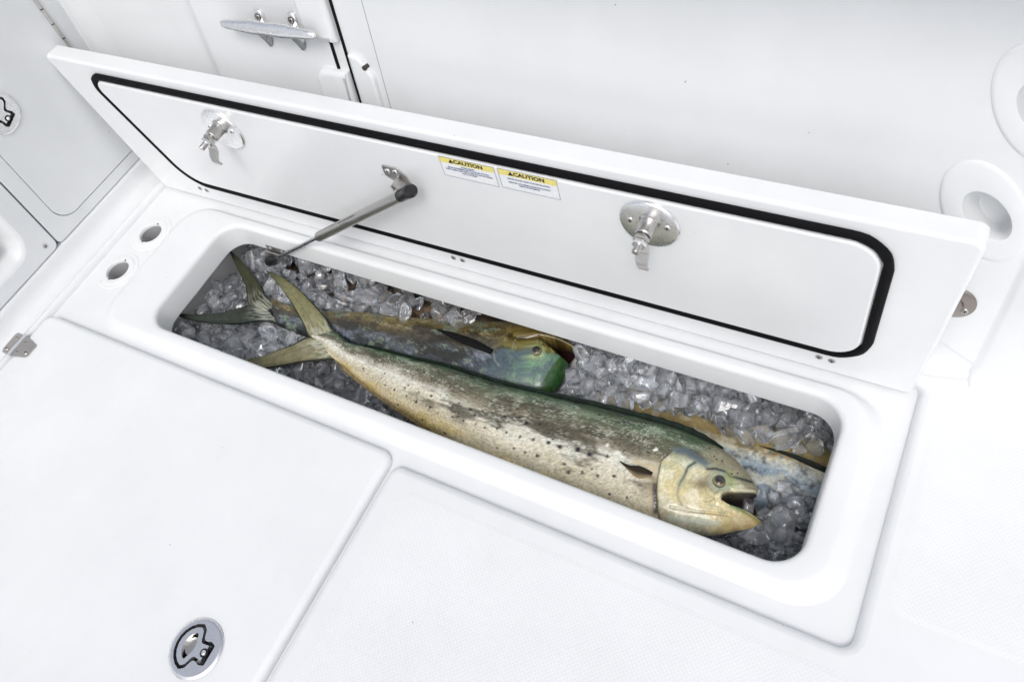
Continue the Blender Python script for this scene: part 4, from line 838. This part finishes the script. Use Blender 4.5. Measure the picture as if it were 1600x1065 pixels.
# ------------------------------------------------------------------ ICE
CELL = .006; GX0, GY0 = -1.42, .30; GW, GH = 270, 85
hm = np.full((GW, GH), -9.0); hbm = np.full((GW, GH), 9.0)
for tp in (topA, topB, topC, topD):
    P = tp.reshape(-1, 3); i = ((P[:, 0] - GX0) / CELL).astype(int); j = ((P[:, 1] - GY0) / CELL).astype(int)
    ok = (i >= 0) & (i < GW) & (j >= 0) & (j < GH); np.maximum.at(hm, (i[ok], j[ok]), P[ok, 2]); zc_ = {id(topA): -.09, id(topB): -.13, id(topC): -.16, id(topD): -.165}[id(tp)]; np.minimum.at(hbm, (i[ok], j[ok]), 2 * zc_ - P[ok, 2])
for nm in ('tail_lobe', 'tail_lobe.001', 'tail_lobe.002', 'tail_lobe.003'):
    o = bpy.data.objects[nm]; P = np.array([tuple(v.co) for v in o.data.vertices]) + np.array(o['_o']); i = ((P[:, 0] - GX0) / CELL).astype(int); j = ((P[:, 1] - GY0) / CELL).astype(int)
    ok = (i >= 0) & (i < GW) & (j >= 0) & (j < GH); np.maximum.at(hm, (i[ok], j[ok]), P[ok, 2]); np.minimum.at(hbm, (i[ok], j[ok]), P[ok, 2])
def fish_b(x, y, r):
    i0, i1 = int((x - r - GX0) / CELL), int((x + r - GX0) / CELL) + 1; j0, j1 = int((y - r - GY0) / CELL), int((y + r - GY0) / CELL) + 1
    s_ = hbm[max(0, i0):i1, max(0, j0):j1]; return float(s_.min()) if s_.size else 9
def fish_h(x, y, r):
    i0, i1 = int((x - r - GX0) / CELL), int((x + r - GX0) / CELL) + 1; j0, j1 = int((y - r - GY0) / CELL), int((y + r - GY0) / CELL) + 1
    s = hm[max(0, i0):i1, max(0, j0):j1]; return float(s.max()) if s.size else -9
def surf(x, y):
    z = -.128 + .012 * math.sin(x * 9 + 1) * math.cos(y * 13) + .010 * math.sin(x * 23 + y * 17)
    z += .030 * max(0, min(1, (y - .60) / .10)) * (1 if x > -.55 or x < -1.05 else .4)
    z += .022 * max(0, min(1, (x + .52) / .1)) * max(0, min(1, (y - .58) / .06))
    z += .015 * max(0, 1 - abs(x + 1.12) / .14) * max(0, min(1, (y - .52) / .08))
    return z
def ice_mesh(k):
    r = random.Random(100 + k); bm = bmesh.new()
    if k % 2:      # broken chip: hull of scattered points with softened edges
        sc = Vector((r.uniform(1.0, 1.3), r.uniform(.75, 1.0), r.uniform(.55, .85)))
        for q in range(17):
            v = Vector((r.gauss(0, 1), r.gauss(0, 1), r.gauss(0, 1))).normalized() * r.uniform(.92, 1.08)
            bm.verts.new((v.x * sc.x, v.y * sc.y, v.z * sc.z))
        g = bmesh.ops.convex_hull(bm, input=bm.verts[:])
        bmesh.ops.delete(bm, geom=[v for v in bm.verts if not v.link_faces], context='VERTS')
        bmesh.ops.dissolve_limit(bm, angle_limit=.30, verts=bm.verts[:], edges=bm.edges[:])
        bmesh.ops.bevel(bm, geom=bm.edges[:], offset=.09, segments=2, affect='EDGES', profile=.6, clamp_overlap=True)
        for v in bm.verts: v.co = v.co * .0195
    else:          # machine cube worn round, some with a hollow
        bmesh.ops.create_cube(bm, size=2); bmesh.ops.subdivide_edges(bm, edges=bm.edges[:], cuts=4, use_grid_fill=True)
        e = r.uniform(4.0, 8.0); sc = (r.uniform(1.0, 1.3), r.uniform(.68, .95), r.uniform(.60, .85)); ph = [r.uniform(0, 6) for _ in range(6)]; dim = r.choice([.25, .4, .5]); tap = r.uniform(-.2, .25)
        for v in bm.verts:
            c = v.co; n_ = (abs(c.x) ** e + abs(c.y) ** e + abs(c.z) ** e) ** (1 / e); c = c / n_
            w_ = 1 + .09 * math.sin(c.x * 2.6 + ph[0]) * math.sin(c.y * 2.9 + ph[1]) + .05 * math.sin(c.z * 4 + ph[2] + c.x * 3); d_ = math.hypot(c.x, c.y); z = c.z
            if z > .3: z -= dim * max(0, 1 - (d_ / .8) ** 2)
            v.co = Vector((c.x * w_ * sc[0] * (1 + tap * c.z), c.y * w_ * sc[1], z * w_ * sc[2])) * .0175
    me = bpy.data.meshes.new('ice_cube'); bm.to_mesh(me); bm.free(); me.materials.append(ICE); me.shade_smooth()
    if k % 2: me.set_sharp_from_angle(angle=math.radians(40))
    return me
ICEM = [ice_mesh(k) for k in range(14)]
RI = random.Random(21); placed = []; cubes = []; low = []
def near(x, y, z, dmin):
    for a, b, c in placed:
        if abs(a - x) < dmin and abs(b - y) < dmin and (a - x) ** 2 + (b - y) ** 2 + (c - z) ** 2 < dmin * dmin: return True
    return False
def add(x, y, z, s, rot=None, force=False):
    placed.append((x, y, z)); cubes.append((x, y, z, s, rot))
# a few pieces that lie on the fish
ON = [(-1.005, .640), (-.965, .652), (-.93, .640), (-.885, .655), (-.872, .640), (-.845, .662), (-.80, .655), (-.772, .668), (-.752, .655), (-.735, .672), (-.905, .628),
      (-.30, .622), (-.275, .632), (-.248, .628), (-.225, .640), (-.20, .630), (-.185, .645), (-.155, .636), (-.140, .650), (-.115, .640), (-.095, .652), (-.07, .643), (-.045, .652), (-.032, .638), (-.25, .645), (-.21, .652), (-.165, .655), (-.33, .615),
      (-.045, .526), (-.052, .508), (-.020, .518), (-.064, .522)]
for x, y in ON:
    h = fish_h(x, y, .006); h = h if h > -1 else -.12
    add(x + RI.uniform(-.004, .004), y + RI.uniform(-.004, .004), min(h + .0075, -.080), RI.uniform(.75, 1.05))
add(-.098, .4845, -.093, .74)       # the lump in the open mouth
MOUTH = len(cubes) - 1
tries = 0
while tries < 26000 and len(cubes) < 300:
    tries += 1; x = RI.uniform(-1.362, .0); y = RI.uniform(.372, .705)
    if -1.055 < x < -.915 and y > .655 and RI.random() < .93: continue
    s = RI.choice([.6, .75, .9, 1.0, 1.15, 1.28]) * RI.uniform(.94, 1.06); z = surf(x, y) + RI.uniform(-.006, .012)
    if y > .625: z = min(z, -.088)
    h = fish_h(x, y, .015 * s)
    if h > -1 and h > z - .016 and fish_b(x, y, .015 * s) < z + .017: continue
    if near(x, y, z, .0255): continue
    add(x, y, z, s)
print('ice individuals', len(cubes), 'tries', tries)
for k, (x, y, z, s, rot) in enumerate(cubes):
    o = bpy.data.objects.new('ice_cube', ICEM[(k * 5) % 14]); COL.objects.link(o); o.location = (x, y, z); o.scale = (s, s, s)
    o.rotation_euler = (RI.uniform(-.9, .9), RI.uniform(-.9, .9), RI.uniform(0, 6.28)) if k % 3 else (RI.uniform(0, 6), RI.uniform(0, 6), RI.uniform(0, 6))
    if k == MOUTH: lb = 'lump of ice held in the open mouth of the large spotted fish'
    elif k < MOUTH: lb = 'clear ice lump lying on top of a fish at the right end' if x > -.5 else 'clear ice lump lying on the yellow belly of the dark fish'
    elif x < -1.16: lb = 'clear ice lump around the dark tail at the left end of the box'
    elif y < .46: lb = 'clear ice lump along the near edge of the box' if x < -.4 else 'clear ice lump in the near right corner below the large fish head'
    elif x < -.60: lb = 'clear ice lump against the far wall left of the green fish head'
    else: lb = 'clear ice lump against the far wall right of the green fish head'
    tag(o, lb, 'ice cube', 'ice cubes in the fish box')
# ice below the top layer: one mass
V = []; F = []; base = []
for me in ICEM: base.append((np.array([tuple(v.co) for v in me.vertices]), [tuple(p.vertices) for p in me.polygons]))
lp_ = []; tries = 0
while tries < 9000 and len(lp_) < 620:
    tries += 1; x = RI.uniform(-1.365, .10); y = RI.uniform(.345, .745); z = surf(x, y) - RI.choice([.022, .022, .044]) + RI.uniform(-.006, .006)
    if fish_h(x, y, .010) > z - .012 and fish_b(x, y, .010) < z + .012: continue
    if any((a - x) ** 2 + (b - y) ** 2 + (c - z) ** 2 < .00042 for a, b, c in lp_): continue
    lp_.append((x, y, z)); vb, fb_ = base[RI.randrange(14)]; Rm = np.array(Euler((RI.uniform(0, 6), RI.uniform(0, 6), RI.uniform(0, 6))).to_matrix()); k = len(V)
    V.extend((vb @ Rm.T * RI.uniform(.85, 1.2) + np.array((x, y, z))).tolist()); F.extend([tuple(k + i for i in f) for f in fb_])
io = mk('ice', V, F, ICE, angle=180); io['kind'] = 'stuff'; tag(io, 'packed ice filling the box below the top layer', 'ice')
V = []; F = []; nx, ny = 150, 48
for i in range(nx):
    for j in range(ny):
        x = -1.374 + 1.488 * i / (nx - 1); y = .335 + .418 * j / (ny - 1); z = surf(x, y) - .038 + .006 * math.sin(i * 1.9 + j * .8) * math.cos(j * 1.7)
        h = fish_h(x, y, .012)
        if h > -1: z = min(z, fish_b(x, y, .012) - .004)
        V.append((x, y, max(z, -.285)))
F = [(i * ny + j, (i + 1) * ny + j, (i + 1) * ny + j + 1, i * ny + j + 1) for i in range(nx - 1) for j in range(ny - 1)]
sl_ = mk('ice_slush', V, F, ICEBED, angle=180); sl_['kind'] = 'stuff'; tag(sl_, 'grey slush of crushed ice at the bottom of the box', 'ice')

for o in S.objects:
    if '_o' in o: del o['_o']
